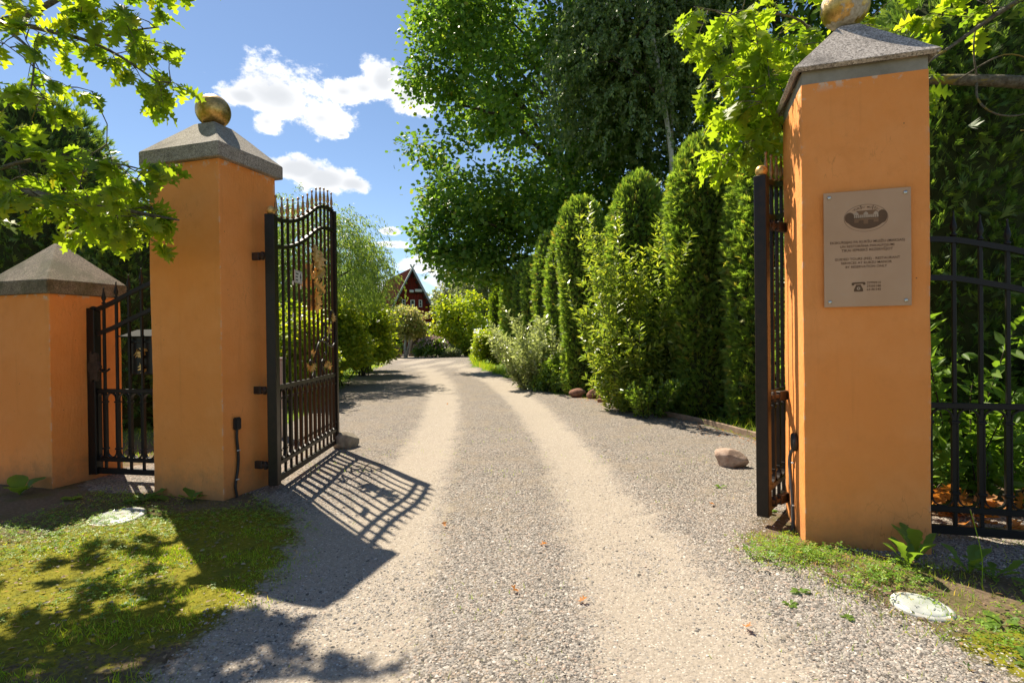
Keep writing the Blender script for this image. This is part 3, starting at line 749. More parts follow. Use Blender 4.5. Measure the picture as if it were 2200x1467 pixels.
def lock_plate():
    pts = []
    for i in range(28):
        a = 2*math.pi*i/28; r = 1+.16*math.cos(6*a)+.06*math.cos(9*a)
        pts.append((.055*r*math.cos(a), .125*r*math.sin(a)))
    V = [(x, -.012, z) for x, z in pts]+[(x, .012, z) for x, z in pts]; n = len(pts)
    F = [list(range(n)), [n+k for k in range(n)][::-1]]+[[k, n+k, n+(k+1) % n, (k+1) % n] for k in range(n)]
    obj('lock_plate', mesh('lock_plate', V, F), M['hinge_iron'], SG, loc=(.035, -.035, .99))
    h = spline([(.11, -.05, .965), (.15, -.058, .95), (.19, -.058, .958), (.215, -.058, .975)], 5)
    obj('handle', tubes_me('handle', [([(.10, -.02, .965)]+h, .009, 8)]), M['iron_dark'], SG)
lock_plate()
# mailbox hung behind the side gate bars
MBX = tag(empty('mailbox', sg0+dv.normalized()*.32+Vector((0, .03, .92)), math.atan2(dv.y, dv.x)), 'black metal mailbox with a gilded oak leaf hung on the side gate', 'mailbox')
box('body', (0, .0, 0), (.38, .13, .33), M['mailbox'], MBX, .006)
me = mesh('lid', [(-.05, -.06, .325), (.42, -.06, .325), (.42, .15, .385), (-.05, .15, .385), (-.05, -.06, .331), (.42, -.06, .331), (.42, .15, .391), (-.05, .15, .391)], [[3, 2, 1, 0], [4, 5, 6, 7], [0, 1, 5, 4], [1, 2, 6, 5], [2, 3, 7, 6], [3, 0, 4, 7]])
obj('lid', me, flat('mailbox_lid', (.02, .022, .02), .8, 0, .1), MBX)
box('slot_lip', (.02, -.012, .275), (.36, .0, .29), M['mailbox'], MBX, .002)
for (x, z, ang, s) in ((.145, .12, 15, 1.0), (.16, .155, -60, .8), (.13, .10, 150, .8)):
    obj('gilded_leaf', ORN_LEAF, None, MBX, loc=(x, -.012, z), rot=(R(90), R(ang), 0), scale=(s*.75, s*.75, 1))
# fence panel on the other side of the notice pillar
rf0 = place((1.6604, 3.1746), w2-.01, .31)
RF = tag(empty('iron_fence_panel', (rf0.x, rf0.y, 0), -WA), 'black iron fence panel with spear tips behind the notice pillar', 'fence')
gate(RF, 1.05, [.105+.128*i for i in range(7)], [(0, 1.735), (.12, 1.745), (.25, 1.73), (.5, 1.665), (.8, 1.56), (1.1, 1.46)], [(0, 1.515), (.12, 1.52), (.25, 1.51), (.5, 1.45), (.8, 1.35), (1.1, 1.26)], .775, .175, .055, M['iron_dark'], FINIAL_B, 1.72, 1.5, .03, .07)

# ------------------------------------------------------------------ notice on the pillar
def text_me(body, width, font_scale=1.0):
    cu = bpy.data.curves.new('lettering', 'FONT'); cu.body = body; cu.align_x = 'CENTER'; cu.align_y = 'CENTER'; cu.size = 1.0; cu.resolution_u = 2
    cu.offset = .010
    t = bpy.data.objects.new('tmp_text', cu); C.objects.link(t)
    bpy.context.view_layer.update()
    me = bpy.data.meshes.new_from_object(t.evaluated_get(bpy.context.evaluated_depsgraph_get()))
    bpy.data.objects.remove(t); bpy.data.curves.remove(cu)
    n = len(me.vertices); co = np.empty(n*3); me.vertices.foreach_get('co', co); co = co.reshape(-1, 3)
    k = width/(co[:, 0].max()-co[:, 0].min())
    co[:, 0] -= (co[:, 0].max()+co[:, 0].min())/2
    co *= k; me.vertices.foreach_set('co', co.ravel()); me.update(); me.materials.clear()
    return me
def plate_poly(name, pts, y, mat, parent):
    return obj(name, mesh(name, [(x, y, z) for x, z in pts], [list(range(len(pts)))]), mat, parent)
PW, PH = .419, .636
NB = tag(empty('notice_board', P2c+FX*(-w2/2+.104+PW/2)+BX*(-d2/2-.004)+Vector((0, 0, 1.347+PH/2)), -WA), 'brown engraved notice plate with emblem and tour text on the orange pillar', 'sign')
box('panel', (-PW/2, -.022, -PH/2), (PW/2, -.014, PH/2), M['plaque'], NB, .0015)
SCREW = lathe_me('screw', [(.004, -.02), (.006, -.018), (.006, .0), (.0095, .0), (.0095, .004), (.006, .006)], 12); SCREW.materials.append(M['steel'])
for sx in (-1, 1):
    for sz in (-1, 1): obj('screw', SCREW, None, NB, loc=(sx*(PW/2-.027), -.0225, sz*(PH/2-.028)), rot=(R(90), 0, 0))
TY = -.0232
def line(body, fx, fy, wfrac): obj('lettering', text_me(body, wfrac*PW), M['print'], NB, loc=((fx-.5)*PW, TY, (.5-fy)*PH), rot=(R(90), 0, 0))
line('EKSKURSIJAS PA KUK\u0160U MUI\u017dU (MAKSAS)', .5, .442, .855)
line('UN RESTOR\u0100NA PAKALPOJUMI', .5, .478, .62)
line('TIKAI IEPRIEK\u0160 REZERV\u0112JOT', .5, .512, .59)
line('GUIDED TOURS (FEE) - RESTAURANT', .5, .588, .747)
line('SERVICES AT KUKSU MANOR', .49, .622, .583)
line('BY RESERVATION ONLY', .49, .656, .475)
for k, t in enumerate(('25990910', '29205188', '63181545')): line(t, .575, .797+.029*k, .162)
def emblem():
    E_ = empty('emblem', (-.004, 0, (.5-.238)*PH), 0, NB)
    ring = [(.106*math.cos(2*math.pi*k/64), .074*math.sin(2*math.pi*k/64)) for k in range(64)]
    V = []; F = []
    for f in (1.0, .982):
        for x, z in ring: V.append((x*f, TY, z*f))
    for k in range(64): F.append([k, (k+1) % 64, 64+(k+1) % 64, 64+k])
    obj('ring', mesh('emblem_ring', V, F), M['print'], E_)
    # lower half of the oval filled with dark water, trees at both sides
    pts = [(.090*math.cos(a), .056*math.sin(a)) for a in np.linspace(math.pi*1.0, math.pi*2.0, 30)]
    plate_poly('water', [(x, z-.004) for x, z in pts], TY-.0001, M['print'], E_)
    for sx in (-1, 1):
        tp = [(.078*sx+.024*math.cos(a), .004+(.03 if sx < 0 else .036)*math.sin(a)) for a in np.linspace(0, 2*math.pi, 22)[:-1]]
        plate_poly('tree', tp, TY-.0003, M['print'], E_)
    plate_poly('manor_roof', [(-.050, .018), (.058, .018), (.058, .032), (.048, .042), (-.042, .040), (-.052, .030)], TY-.0004, M['print_mid'], E_)
    plate_poly('manor_wall', [(-.056, .002), (.060, .002), (.060, .018), (-.056, .018)], TY-.0005, M['print_pale'], E_)
    for x0 in (-.046, .048, 0): 
        plate_poly('gable', [(x0-.011, .002), (x0+.011, .002), (x0+.011, .026), (x0, .036), (x0-.011, .026)], TY-.0006, M['print_pale'], E_)
    for x0 in np.arange(-.050, .056, .010):
        for z0 in (.006, .014):
            plate_poly('manor_window', [(x0-.002, z0-.0025), (x0+.002, z0-.0025), (x0+.002, z0+.0025), (x0-.002, z0+.0025)], TY-.0007, M['print'], E_)
    plate_poly('shore', [(-.058, -.003), (.062, -.003), (.062, .002), (-.058, .002)], TY-.0006, M['print'], E_)
    for x0, x1, zz in ((-.056, .060, -.011), (-.056, -.035, -.024), (.037, .060, -.024), (-.011, .011, -.032)):
        plate_poly('reflection', [(x0, zz), (x1, zz), (x1, -.004), (x0, -.004)], TY-.0005-.00005*abs(zz)*100, M['print_mid'], E_)
    # name along the top arc
    word = '\u2022KUK\u0160U MUI\u017dA\u2022'
    n = len(word)
    for k, ch in enumerate(word):
        if ch == ' ': continue
        a = math.radians(90+46*(1-2*(k+.5)/n)); x = .090*math.cos(a)*1.02; z = .0585*math.sin(a)
        t = -math.atan2(.0585*math.cos(a)*-1, .090*math.sin(a))*-1
        me = text_me(ch, .0040 if ch == '\u2022' else (.0036 if ch == 'I' else .0090))
        if ch == 'I': pass
        obj('lettering', me, M['print'], E_, loc=(x, TY-.0002, z), rot=(R(90), -math.atan2(.0585*math.cos(a), .090*math.sin(a))*-1, 0))
emblem()
def phone():
    ph = empty('telephone_symbol', ((.40-.5)*PW, 0, (.5-.832)*PH), 0, NB)
    plate_poly('handset', [(-.032, .010), (-.034, .020), (-.028, .026), (.028, .028), (.034, .022), (.033, .012), (.022, .012), (.020, .019), (-.020, .017), (-.021, .010)], TY, M['print'], ph)
    plate_poly('telephone_body', [(-.022, -.024), (.022, -.024), (.022, -.012), (.014, .006), (.012, .014), (-.012, .013), (-.014, .006), (-.022, -.012)], TY, M['print'], ph)
    plate_poly('dial', [(.0085*math.cos(a), -.007+.0085*math.sin(a)) for a in np.linspace(0, 2*math.pi, 17)[:-1]], TY-.0003, M['print_pale'], ph)
    plate_poly('dial_centre', [(.004*math.cos(a), -.007+.004*math.sin(a)) for a in np.linspace(0, 2*math.pi, 13)[:-1]], TY-.0005, M['print'], ph)
phone()
# arrow sign tied to the open gate leaf
gdir = Vector((math.sin(-.031), math.cos(-.031), 0)); gside = Vector((math.cos(.031), math.sin(.031), 0))
AS = tag(empty('arrow_sign', Vector((-1.905, 4.433, 1.762))+gdir*.542+gside*.020, R(90)+.031), 'small white sign with black arrow tied to the open gate bars', 'sign')
box('panel', (-.095, -.004, -.056), (.095, .0, .056), M['white_plastic'], AS, .001)
def frame_poly(parent, hw, hh, t, y, mat):
    V = [(-hw, y, -hh), (hw, y, -hh), (hw, y, hh), (-hw, y, hh), (-hw+t, y, -hh+t), (hw-t, y, -hh+t), (hw-t, y, hh-t), (-hw+t, y, hh-t)]
    obj('border', mesh('border', V, [[k, (k+1) % 4, 4+(k+1) % 4, 4+k] for k in range(4)]), mat, parent)
frame_poly(AS, .089, .051, .003, -.0046, M['black_print'])
plate_poly('arrow', [(.032, -.008), (.045, -.008), (.045, -.040), (.055, -.040), (.055, -.008), (.070, -.004), (.053, .040), (.046, .040)], -.0046, M['black_print'], AS)
for z, x1 in ((.026, -.002), (-.002, -.022), (-.030, -.016)):
    plate_poly('print_line', [(-.072, z-.006), (x1, z-.006), (x1, z+.006), (-.072, z+.006)], -.0046, M['black_print'], AS)

# ------------------------------------------------------------------ cables and boxes on the pillars
def cable(name, root, faces, zs, box_z, mat, label, clipz):
    """faces: function (along face, z, out) -> world point"""
    t = tag(empty(name, faces(zs[-1][0], 0, 0), 0), label, 'cable')
    pts = spline([faces(s, z, o_)-Vector(t.location) for s, z, o_ in zs], 8)
    obj('conduit', tubes_me('conduit', [(pts, .0105, 8)]), mat, t)
    return t
def face_left2(s, z, out): return Vector((1.6604, 3.1746, z))+BX*s-FX*out
def face_right1(s, z, out): return Vector((-2.1737, 4.1649, z))+BX*s+FX*out
cr = cable('wall_cable', None, face_left2, [(.225, .50, .018), (.30, .455, .022), (.33, .38, .022), (.30, .25, .018), (.285, .14, .014), (.28, .02, .014), (.28, -.03, .014)], 0, M['cable'], 'grey bent conduit with round box on the notice pillar side', [.15])
disc = lathe_me('sensor_disc', [(.052, 0), (.056, .004), (.056, .020), (.05, .028), (.02, .030)], 20)
b = obj('junction_box', disc, M['cable_dark'], cr); b.location = face_left2(.215, .545, .001)-Vector(cr.location); b.rotation_euler = (0, R(-90), -WA)
for z in (.40, .14):
    q = obj('clip', box_me('clip', .012, .03, .008, bevel=.001), M['white_plastic'], cr); q.location = face_left2(.30 if z > .3 else .285, z, .012)-Vector(cr.location); q.rotation_euler = (0, 0, -WA)
cl = cable('wall_cable', None, face_right1, [(.125, .535, .016), (.118, .46, .016), (.13, .33, .017), (.125, .22, .016), (.10, .10, .015), (.105, .02, .02), (.105, -.03, .02)], 0, M['cable_dark'], 'black conduit with small box on the ball pillar beside the open gate', [.2])
b = obj('junction_box', box_me('junction_box', .035, .06, .095, bevel=.008, seg=2), M['cable_dark'], cl); b.location = face_right1(.125, .565, .016)-Vector(cl.location); b.rotation_euler = (0, 0, -WA)
for z in (.36, .14):
    q = obj('clip', box_me('clip', .008, .03, .006, bevel=.001), M['white_plastic'], cl); q.location = face_right1(.125 if z > .3 else .11, z, .026)-Vector(cl.location); q.rotation_euler = (0, 0, -WA)

# ------------------------------------------------------------------ small things on the ground
def stone_me(name, seed, sx, sy, sz, flat_cuts=7):
    r = np.random.default_rng(seed)
    bm = bmesh.new(); bmesh.ops.create_icosphere(bm, subdivisions=4, radius=1.0)
    V = np.array([v.co[:] for v in bm.verts])
    for k in range(flat_cuts):
        n = norm(r.normal(size=3)); h = r.uniform(.62, .86); d = V@n; V = V-np.outer(np.maximum(d-h, 0)*.92, n)
    V *= (1+.05*wob(V+seed, 2.2)+.015*wob(V+seed, 9))[:, None]
    V *= [sx, sy, sz]
    for v, c in zip(bm.verts, V): v.co = c
    me = bpy.data.meshes.new(name); bm.to_mesh(me); bm.free()
    me.polygons.foreach_set('use_smooth', [True]*len(me.polygons)); return me
tag(obj('boulder', stone_me('grey_boulder', 3, .15, .13, .135), M['stone_grey'], None, (-1.87, 6.22, .06), (0, .1, .5)), 'grey rounded field stone at the foot of the open gate leaf', 'stone')
tag(obj('boulder', stone_me('pink_boulder', 12, .16, .12, .105, 12), M['stone_pink'], None, (1.985, 5.08, .058), (.15, .25, -.35)), 'pinkish granite stone lying alone on the gravel', 'stone')
for i, (x, y, rz, s, lab) in enumerate(((1.27, 10.98, .3, 1.15, 'reddish edging log end nearest the road in the hedge row'), (1.55, 10.72, .9, 1.0, 'reddish rounded edging stone in the middle of the hedge row'), (1.78, 10.48, .2, 1.05, 'reddish edging stone at the shrub end of the row'))):
    tag(obj('edging_stone', stone_me('edging_stone', 20+i, .16*s, .12, .11), M['stone_red'], None, (x, y, .08), (0, 0, rz)), lab, 'stone', 'edging stones under the hedge')
tag(box('edging_plank', (-.26, -.05, 0), (.26, .05, .07), M['stone_red'], None, .01), 'short reddish plank lying before the edging stones', 'plank')
bpy.data.objects['edging_plank'].location = (1.78, 10.0, .04); bpy.data.objects['edging_plank'].rotation_euler = (0, 0, -.5)
EDG = tag(empty('timber_edging', (2.6, 7.5, 0)), 'low timber edging between the gravel and the hedge', 'edging')
ep = [(2.86, 5.1), (2.845, 6.3), (2.70, 7.05), (2.50, 7.8), (2.26, 8.45), (1.98, 9.1)]
for (x0, y0), (x1, y1) in zip(ep, ep[1:]):
    L_ = math.hypot(x1-x0, y1-y0); a = math.atan2(y1-y0, x1-x0)
    obj('board', box_me('edging_board', L_+.02, .035, .11, bevel=.008), M['timber'], EDG, ((x0+x1)/2-2.6, (y0+y1)/2-7.5, .015), (0, 0, a))
def ground_cover(x, y, r, label, tilt):
    t = tag(empty('ground_light', (x, y, gz(x, y)), .4), label, 'light', 'round lights sunk in the ground')
    t.rotation_euler = tilt
    obj('rim', lathe_me('rim', [(r*1.0, -.05), (r*1.0, .004), (r*.985, .008), (r*.84, .013), (r*.80, .011), (r*.80, -.02)], 36), M['cover'], t)
    obj('lens', lathe_me('lens', [(r*.80, .006), (r*.79, .0105), (r*.6, .014), (r*.3, .016), (.002, .0165)], 36), M['cover_glass'], t)
    for k in range(4):
        a = k*math.pi/2+.4
        obj('screw', SCREW, None, t, loc=(r*.9*math.cos(a), r*.9*math.sin(a), .0075))
ground_cover(-2.72, 3.80, .175, 'white round ground light in the mossy grass before the side gate', (.05, -.05, .3))
ground_cover(1.775, 2.42, .118, 'white round ground light among weeds before the notice pillar', (.07, .04, .2))
UP = tag(empty('utility_post', (-2.93, 7.0, 0)), 'grey pink post with pale foot seen through the open gate bars', 'post')
box('post', (-.055, -.055, .35), (.055, .055, .96), M['utility'], UP, .006); box('foot', (-.06, -.06, -.02), (.06, .06, .348), M['cream_wall'], UP, .006)
box('lid', (-.065, -.065, .961), (.065, .065, .985), M['utility'], UP, .004)

# ------------------------------------------------------------------ foliage tools
SHAPES = {
    'kite': (np.array([(0, 0, 0), (.5, .45, .10), (0, 1, -.06), (-.5, .45, .10)], float), np.array([[0, 1, 2, 3]])),
    'round': (np.array([(-.16, .02, .02), (.38, .10, .08), (.44, .66, .08), (.0, 1, -.08), (-.44, .62, .08)], float), np.array([[0, 1, 2, 3, 4]])),
    'oval': (np.array([(0, 0, 0), (.40, .22, .09), (.46, .55, .09), (0, 1, -.10), (-.46, .55, .09), (-.40, .22, .09)], float), np.array([[0, 1, 2, 3], [0, 3, 4, 5]])),
    'blade': (np.array([(-.5, 0, 0), (.5, 0, 0), (.38, .55, .03), (-.38, .55, .03), (.0, 1, -.12), (.02, 1, -.12)], float), np.array([[0, 1, 2, 3], [3, 2, 5, 4]])),
}
def fan_shape(seed=1):
    """flat scale-leaved spray: a midrib with pointed side shoots, all triangles"""
    r = np.random.default_rng(seed); V = []; F = []
    def tri_(b, d, L_, w, z):
        d = np.array(d)/np.hypot(*d); p = np.array([d[1], -d[0]]); i = len(V); q = np.array(b)
        V.extend([(*(q-p*w), 0), (*(q+p*w), 0), (*(q+d*L_), z)]); F.append([i, i+1, i+2])
    tri_((0, 0), (0, 1), 1.0, .06, -.10)
    for k in range(3):
        y = .10+.25*k
        for sg in (-1, 1):
            a = .75-.10*k+r.uniform(-.12, .12)
            tri_((0, y), (sg*math.sin(a), math.cos(a)), (.60-.13*k)*r.uniform(.85, 1.15), .075, r.uniform(-.08, .08))
    # one shared root vertex keeps a spray in one piece
    V = np.array(V); V = np.vstack([[[0, 0, 0]], V]); F = [[x+1 for x in f] for f in F]
    F = [[0 if (kk == 0) else v for kk, v in enumerate(f)] for f in F]
    return V, np.array(F)
SHAPES['fan'] = fan_shape()
SHAPES['clover'] = (np.array([(0, 0, 0)]+sum([[(.30*math.sin(a-.45), .30*math.cos(a-.45), .05), (.62*math.sin(a-.32), .62*math.cos(a-.32), .09), (.55*math.sin(a), .55*math.cos(a), .03), (.62*math.sin(a+.32), .62*math.cos(a+.32), .09), (.30*math.sin(a+.45), .30*math.cos(a+.45), .05)] for a in (0, 2.09, 4.19)], []), float),
                    np.array(sum([[[0, i+1, i+2, i+3], [0, i+3, i+4, i+5]] for i in (0, 5, 10)], [])))
def leaves(name, P, D, Nn, Ln, Wd, shape='kite', smooth=False):
    T, F = SHAPES[shape] if isinstance(shape, str) else shape
    D = norm(D); Sd = norm(np.cross(D, Nn)); N2 = np.cross(Sd, D)
    Ln = np.broadcast_to(np.asarray(Ln, float), (len(P),)); Wd = np.broadcast_to(np.asarray(Wd, float), (len(P),))
    V = (P[:, None, :]+Sd[:, None, :]*(T[None, :, 0, None]*Wd[:, None, None])+D[:, None, :]*(T[None, :, 1, None]*Ln[:, None, None])+N2[:, None, :]*(T[None, :, 2, None]*Ln[:, None, None]))
    k = len(T); Fs = (F[None]+(np.arange(len(P))*k)[:, None, None]).reshape(-1, F.shape[1])
    return mesh(name, V.reshape(-1, 3), Fs, smooth)
def rand_unit(r, n): return norm(r.normal(size=(n, 3)))
def clump_leaves(r, centres, radii, n_sub, n_leaf, sub_r, droop=.0, flat_=.55):
    """leaf positions gathered in twig-sized tufts spread over the shells of ellipsoid clumps"""
    Ps = []; Ds = []; Ns = []
    for c, rad in zip(centres, radii):
        c = np.array(c); rad = np.array(rad)
        u = rand_unit(r, n_sub); rr = r.uniform(.35, 1.0, n_sub)**.5
        sub = c+u*rad*rr[:, None]
        off = r.normal(size=(n_sub, n_leaf, 3))*sub_r*np.array([1, 1, flat_])
        P = sub[:, None, :]+off
        out = norm(off+u[:, None, :]*sub_r*.8)
        D = norm(out+r.normal(size=out.shape)*.5+np.array([0, 0, -droop]))
        Nv = norm(np.array([0, 0, 1.0])+u[:, None, :]*.45+r.normal(size=out.shape)*.55)
        Ps.append(P.reshape(-1, 3)); Ds.append(D.reshape(-1, 3)); Ns.append(Nv.reshape(-1, 3))
    return np.vstack(Ps), np.vstack(Ds), np.vstack(Ns)
def limb(r, a, b, n=6, sag=.1, wob_=.1):
    a = np.array(a, float); b = np.array(b, float); L_ = np.linalg.norm(b-a)
    t = np.linspace(0, 1, n)[:, None]; p = a+(b-a)*t
    p[1:-1] += r.normal(size=(n-2, 3))*wob_*L_*.3
    p[:, 2] += np.sin(t[:, 0]*math.pi)*sag*L_
    return [tuple(x) for x in p]
def big_tree(name, base, height, tr, centre, radii, n_clump, clump_r, n_sub, n_leaf, sub_r, leaf, mat, bark, label, cat='tree', group=None, seed=1, shape='kite', droop=.15, extra=(), keep=None, trunk_top=None, lean=(0, 0)):
    r = np.random.default_rng(seed)
    root = tag(empty(name, base), label, cat, group); B = np.array(base, float)
    cs = []; rs = []
    tries = 0
    while len(cs) < n_clump and tries < 8000:
        tries += 1
        u = rand_unit(r, 1)[0]; rad = r.uniform(.35, 1)**.4
        p = np.array(centre)+u*np.array(radii)*rad
        if keep is not None and not keep(p): continue
        q = r.uniform(*clump_r)
        if any(np.linalg.norm((p-c)/q) < .75 for c in cs): 
            if r.random() < .8: continue
        cs.append(p); rs.append((q, q, q*.72))
    for c, q in extra: cs.append(np.array(c, float)); rs.append((q, q, q*.72))
    P, D, N_ = clump_leaves(r, cs, rs, n_sub, n_leaf, sub_r, droop)
    sz = r.uniform(leaf[0]*.75, leaf[0]*1.2, len(P))
    c_ = obj('crown', leaves('crown_leaves', P-B, D, N_, sz, sz*leaf[1], shape), mat, root); c_['kind'] = 'stuff'
    top = np.array([B[0]+lean[0], B[1]+lean[1], trunk_top or B[2]+height*.85])
    tp = limb(r, B+[0, 0, -.15], top, 9, 0, .03)
    rad = [tr*(1-.85*i/8)+.01 for i in range(9)]; rad[0] *= 1.35
    obj('trunk', tubes_me('trunk', [([tuple(np.array(p)-B) for p in tp], rad, 9)]), bark, root)
    order = r.permutation(len(cs))[:min(len(cs), 26)]
    for k in order:
        c = cs[k]; zf = np.clip((c[2]-B[2])*.72, height*.12, height*.8)
        t = np.clip(zf/max(top[2]-B[2], .1), .1, .95); i = t*8; i0 = int(min(i, 7)); a = np.array(tp[i0])+(np.array(tp[i0+1])-np.array(tp[i0]))*(i-i0)
        lr = tr*(1-.85*t)*.5
        p = limb(r, a, c, 6, .06, .10)
        obj('limb', tubes_me('limb', [([tuple(np.array(q)-B) for q in p], [lr*(1-.8*j/5)+.006 for j in range(6)], 6)]), M['bark'] if bark == M['bark_birch'] else bark, root)
    return root
def thuja(base, height, rad, label, mat, seed, n, spray=.085, taper=.5, lean=(0, 0), lump=.15, group='clipped thuja columns'):
    r = np.random.default_rng(seed); B = np.array(base, float)
    root = tag(empty('thuja', base), label, 'conifer', group)
    t = r.uniform(.0, 1, n)**.92; ang = r.uniform(0, 2*math.pi, n)
    def prof(t): return rad*np.clip((.80+.5*t-.35*t*t), 0, 1.2)*np.where(t > taper, np.sqrt(np.clip(1-((t-taper)/(1-taper))**2.4, 0, 1)), 1)
    q = np.stack([np.cos(ang)*1.2, np.sin(ang)*1.2, t*height*.55], -1)+seed*3.1
    lu = 1+lump*wob(q, 1.3)+.11*wob(q, 4.0)
    depth = r.uniform(.80, 1.06, n)+np.where(r.random(n) < .06, r.uniform(0, .12, n), 0)
    rr = prof(t)*lu*depth
    P = np.stack([rr*np.cos(ang)+lean[0]*t, rr*np.sin(ang)+lean[1]*t, t*height+.02], -1)
    out = np.stack([np.cos(ang), np.sin(ang), np.zeros(n)], -1)
    up = np.where(t > .88, 1.7, .42)[:, None]
    P[:, 2] += np.where(t > .9, .10*r.uniform(0, 1, n)**2, 0)*height*.35
    D = norm(out*.75+np.array([0, 0, 1.0])*up+r.normal(size=(n, 3))*.42)
    tang = np.stack([-np.sin(ang), np.cos(ang), np.zeros(n)], -1)
    N_ = norm(tang*r.choice([-.7, .7], n)[:, None]+np.array([0, 0, .75])+r.normal(size=(n, 3))*.5)
    sz = r.uniform(.6, 1.4, n)*spray*1.12
    c_ = obj('crown', leaves('thuja_sprays', P, D, N_, sz, sz, 'fan'), mat, root); c_['kind'] = 'stuff'
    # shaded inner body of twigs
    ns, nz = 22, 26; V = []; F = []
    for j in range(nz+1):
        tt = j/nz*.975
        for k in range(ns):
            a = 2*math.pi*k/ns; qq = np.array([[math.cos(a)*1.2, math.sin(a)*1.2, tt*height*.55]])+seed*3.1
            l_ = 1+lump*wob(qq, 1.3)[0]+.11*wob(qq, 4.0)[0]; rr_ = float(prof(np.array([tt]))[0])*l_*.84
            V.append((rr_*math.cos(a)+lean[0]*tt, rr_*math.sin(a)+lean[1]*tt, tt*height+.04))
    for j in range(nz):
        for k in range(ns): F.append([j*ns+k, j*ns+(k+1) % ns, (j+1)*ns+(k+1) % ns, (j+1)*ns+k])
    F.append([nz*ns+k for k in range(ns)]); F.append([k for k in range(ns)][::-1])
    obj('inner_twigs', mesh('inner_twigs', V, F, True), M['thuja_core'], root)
    obj('trunk', tubes_me('trunk', [([(0, 0, -.1), (0, 0, height*.5)], [.07, .03], 7)]), M['bark'], root)
    return root
def shoots(r, starts, dirs, lens, step, grav, jitter=.12):
    """leafy shoots as polylines; returns list of point arrays"""
    out = []
    for s, d, L_ in zip(starts, dirs, lens):
        n = max(3, int(L_/step)); p = np.array(s, float); v = np.array(d, float); pts = [p.copy()]
        for k in range(n):
            v = norm(v+np.array([0, 0, -grav])*step*4+r.normal(size=3)*jitter*step*3); p = p+v*step; pts.append(p.copy())
        out.append(np.array(pts))
    return out
def shoot_leaves(r, polys, per, start=.15):
    P = []; D = []; N_ = []
    for pl in polys:
        n = len(pl); i0 = int(n*start)
        seg = pl[i0+1:]-pl[i0:-1]
        for k in range(per):
            t = r.uniform(0, 1, len(seg))[:, None]; p = pl[i0:-1]+seg*t; d = norm(seg)
            side = norm(np.cross(d, r.normal(size=d.shape)))
            P.append(p); D.append(norm(d*.7+side*.9+np.array([0, 0, -.12]))); N_.append(norm(np.array([0, 0, 1.])+r.normal(size=d.shape)*.6))
    return np.vstack(P), np.vstack(D), np.vstack(N_)
def shrub(name, base, label, seed, n_shoot, spread, h, leaf, mat, step=.05, per=2, grav=.12, shape='kite', cat='shrub', group=None, tilt=.55, stems=True, base_r=.2, hmin=.45):
    r = np.random.default_rng(seed); B = np.array(base, float)
    root = tag(empty(name, base), label, cat, group)
    a = r.uniform(0, 2*math.pi, n_shoot); q = r.uniform(0, 1, n_shoot)**.6
    st = np.stack([np.cos(a)*q*base_r, np.sin(a)*q*base_r, np.zeros(n_shoot)], -1)
    d = norm(np.stack([np.cos(a)*q*tilt, np.sin(a)*q*tilt, np.ones(n_shoot)], -1))
    ln = r.uniform(hmin, 1.0, n_shoot)*h
    # shoots branch along their way so that the bush fills its whole outline
    main = shoots(r, st, d, ln, step, grav)
    ss = []; dd = []; ll = []
    for pl in main:
        for k in range(3):
            i = int(len(pl)*r.uniform(.25, .85)); ss.append(pl[i]); o_ = norm(np.array([pl[i][0], pl[i][1], 0])+r.normal(size=3)*.5*spread); dd.append(norm(o_*.8+np.array([0, 0, .9]))); ll.append(r.uniform(.25, .6)*spread)
    side = shoots(r, ss, dd, ll, step, grav)
    P, D, N_ = shoot_leaves(r, main+side, per, .03)
    sz = r.uniform(.7, 1.25, len(P))*leaf[0]
    c_ = obj('foliage', leaves('shrub_leaves', P, D, N_, sz, sz*leaf[1], shape), mat, root); c_['kind'] = 'stuff'
    if stems:
        tl = [([tuple(p) for p in pl[::max(1, len(pl)//6)]], .005, 4) for pl in main[:24]]
        s_ = obj('stems', tubes_me('stems', tl), M['bark'], root); s_['kind'] = 'stuff'
    return root

# ------------------------------------------------------------------ hedge of thuja columns along the drive
row = [(3.46, 7.55, 3.8, .50, 'thuja column just behind the edge-on gate leaf', 13000, .095, 'thuja'),
       (2.90, 8.40, 4.05, .49, 'tallest broad thuja column in the row, second from the notice pillar', 16000, .095, 'thuja'),
       (2.28, 9.85, 3.92, .50, 'round topped thuja column behind the tall leafy shrub', 12000, .095, 'thuja'),
       (1.47, 11.6, 3.95, .43, 'slim flat topped thuja column above the reddish edging stones', 11000, .095, 'thuja'),
       (1.27, 13.0, 3.76, .42, 'thuja column behind the silvery shrub, fifth in the row', 4500, .11, 'thuja'),
       (.98, 14.5, 3.78, .42, 'thuja column behind the silvery shrub, sixth in the row', 4000, .11, 'thuja'),
       (.72, 16.2, 3.45, .42, 'dark thuja column seventh in the row', 3000, .12, 'thuja'),
       (.53, 18.0, 3.52, .42, 'dark thuja column eighth in the row', 2600, .13, 'thuja'),
       (.33, 20.0, 3.60, .42, 'dark thuja column ninth in the row', 2400, .14, 'thuja'),
       (.10, 22.0, 3.68, .42, 'dark thuja column tenth in the row', 2200, .15, 'thuja'),
       (-.08, 24.2, 3.65, .42, 'dark thuja column eleventh in the row', 2200, .15, 'thuja'),
       (-.58, 26.5, 3.62, .42, 'sunlit yellow green thuja column at the far end of the row', 2600, .15, 'thuja_sunlit'),
       (-.05, 24.9, 2.9, .35, 'lower bright thuja cone beside the far end of the row', 1800, .14, 'thuja_sunlit')]
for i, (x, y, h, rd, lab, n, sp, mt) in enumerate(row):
    thuja((x, y, 0), h, rd, lab, M[mt], 40+i, n, sp, .62 if i != 3 else .78)
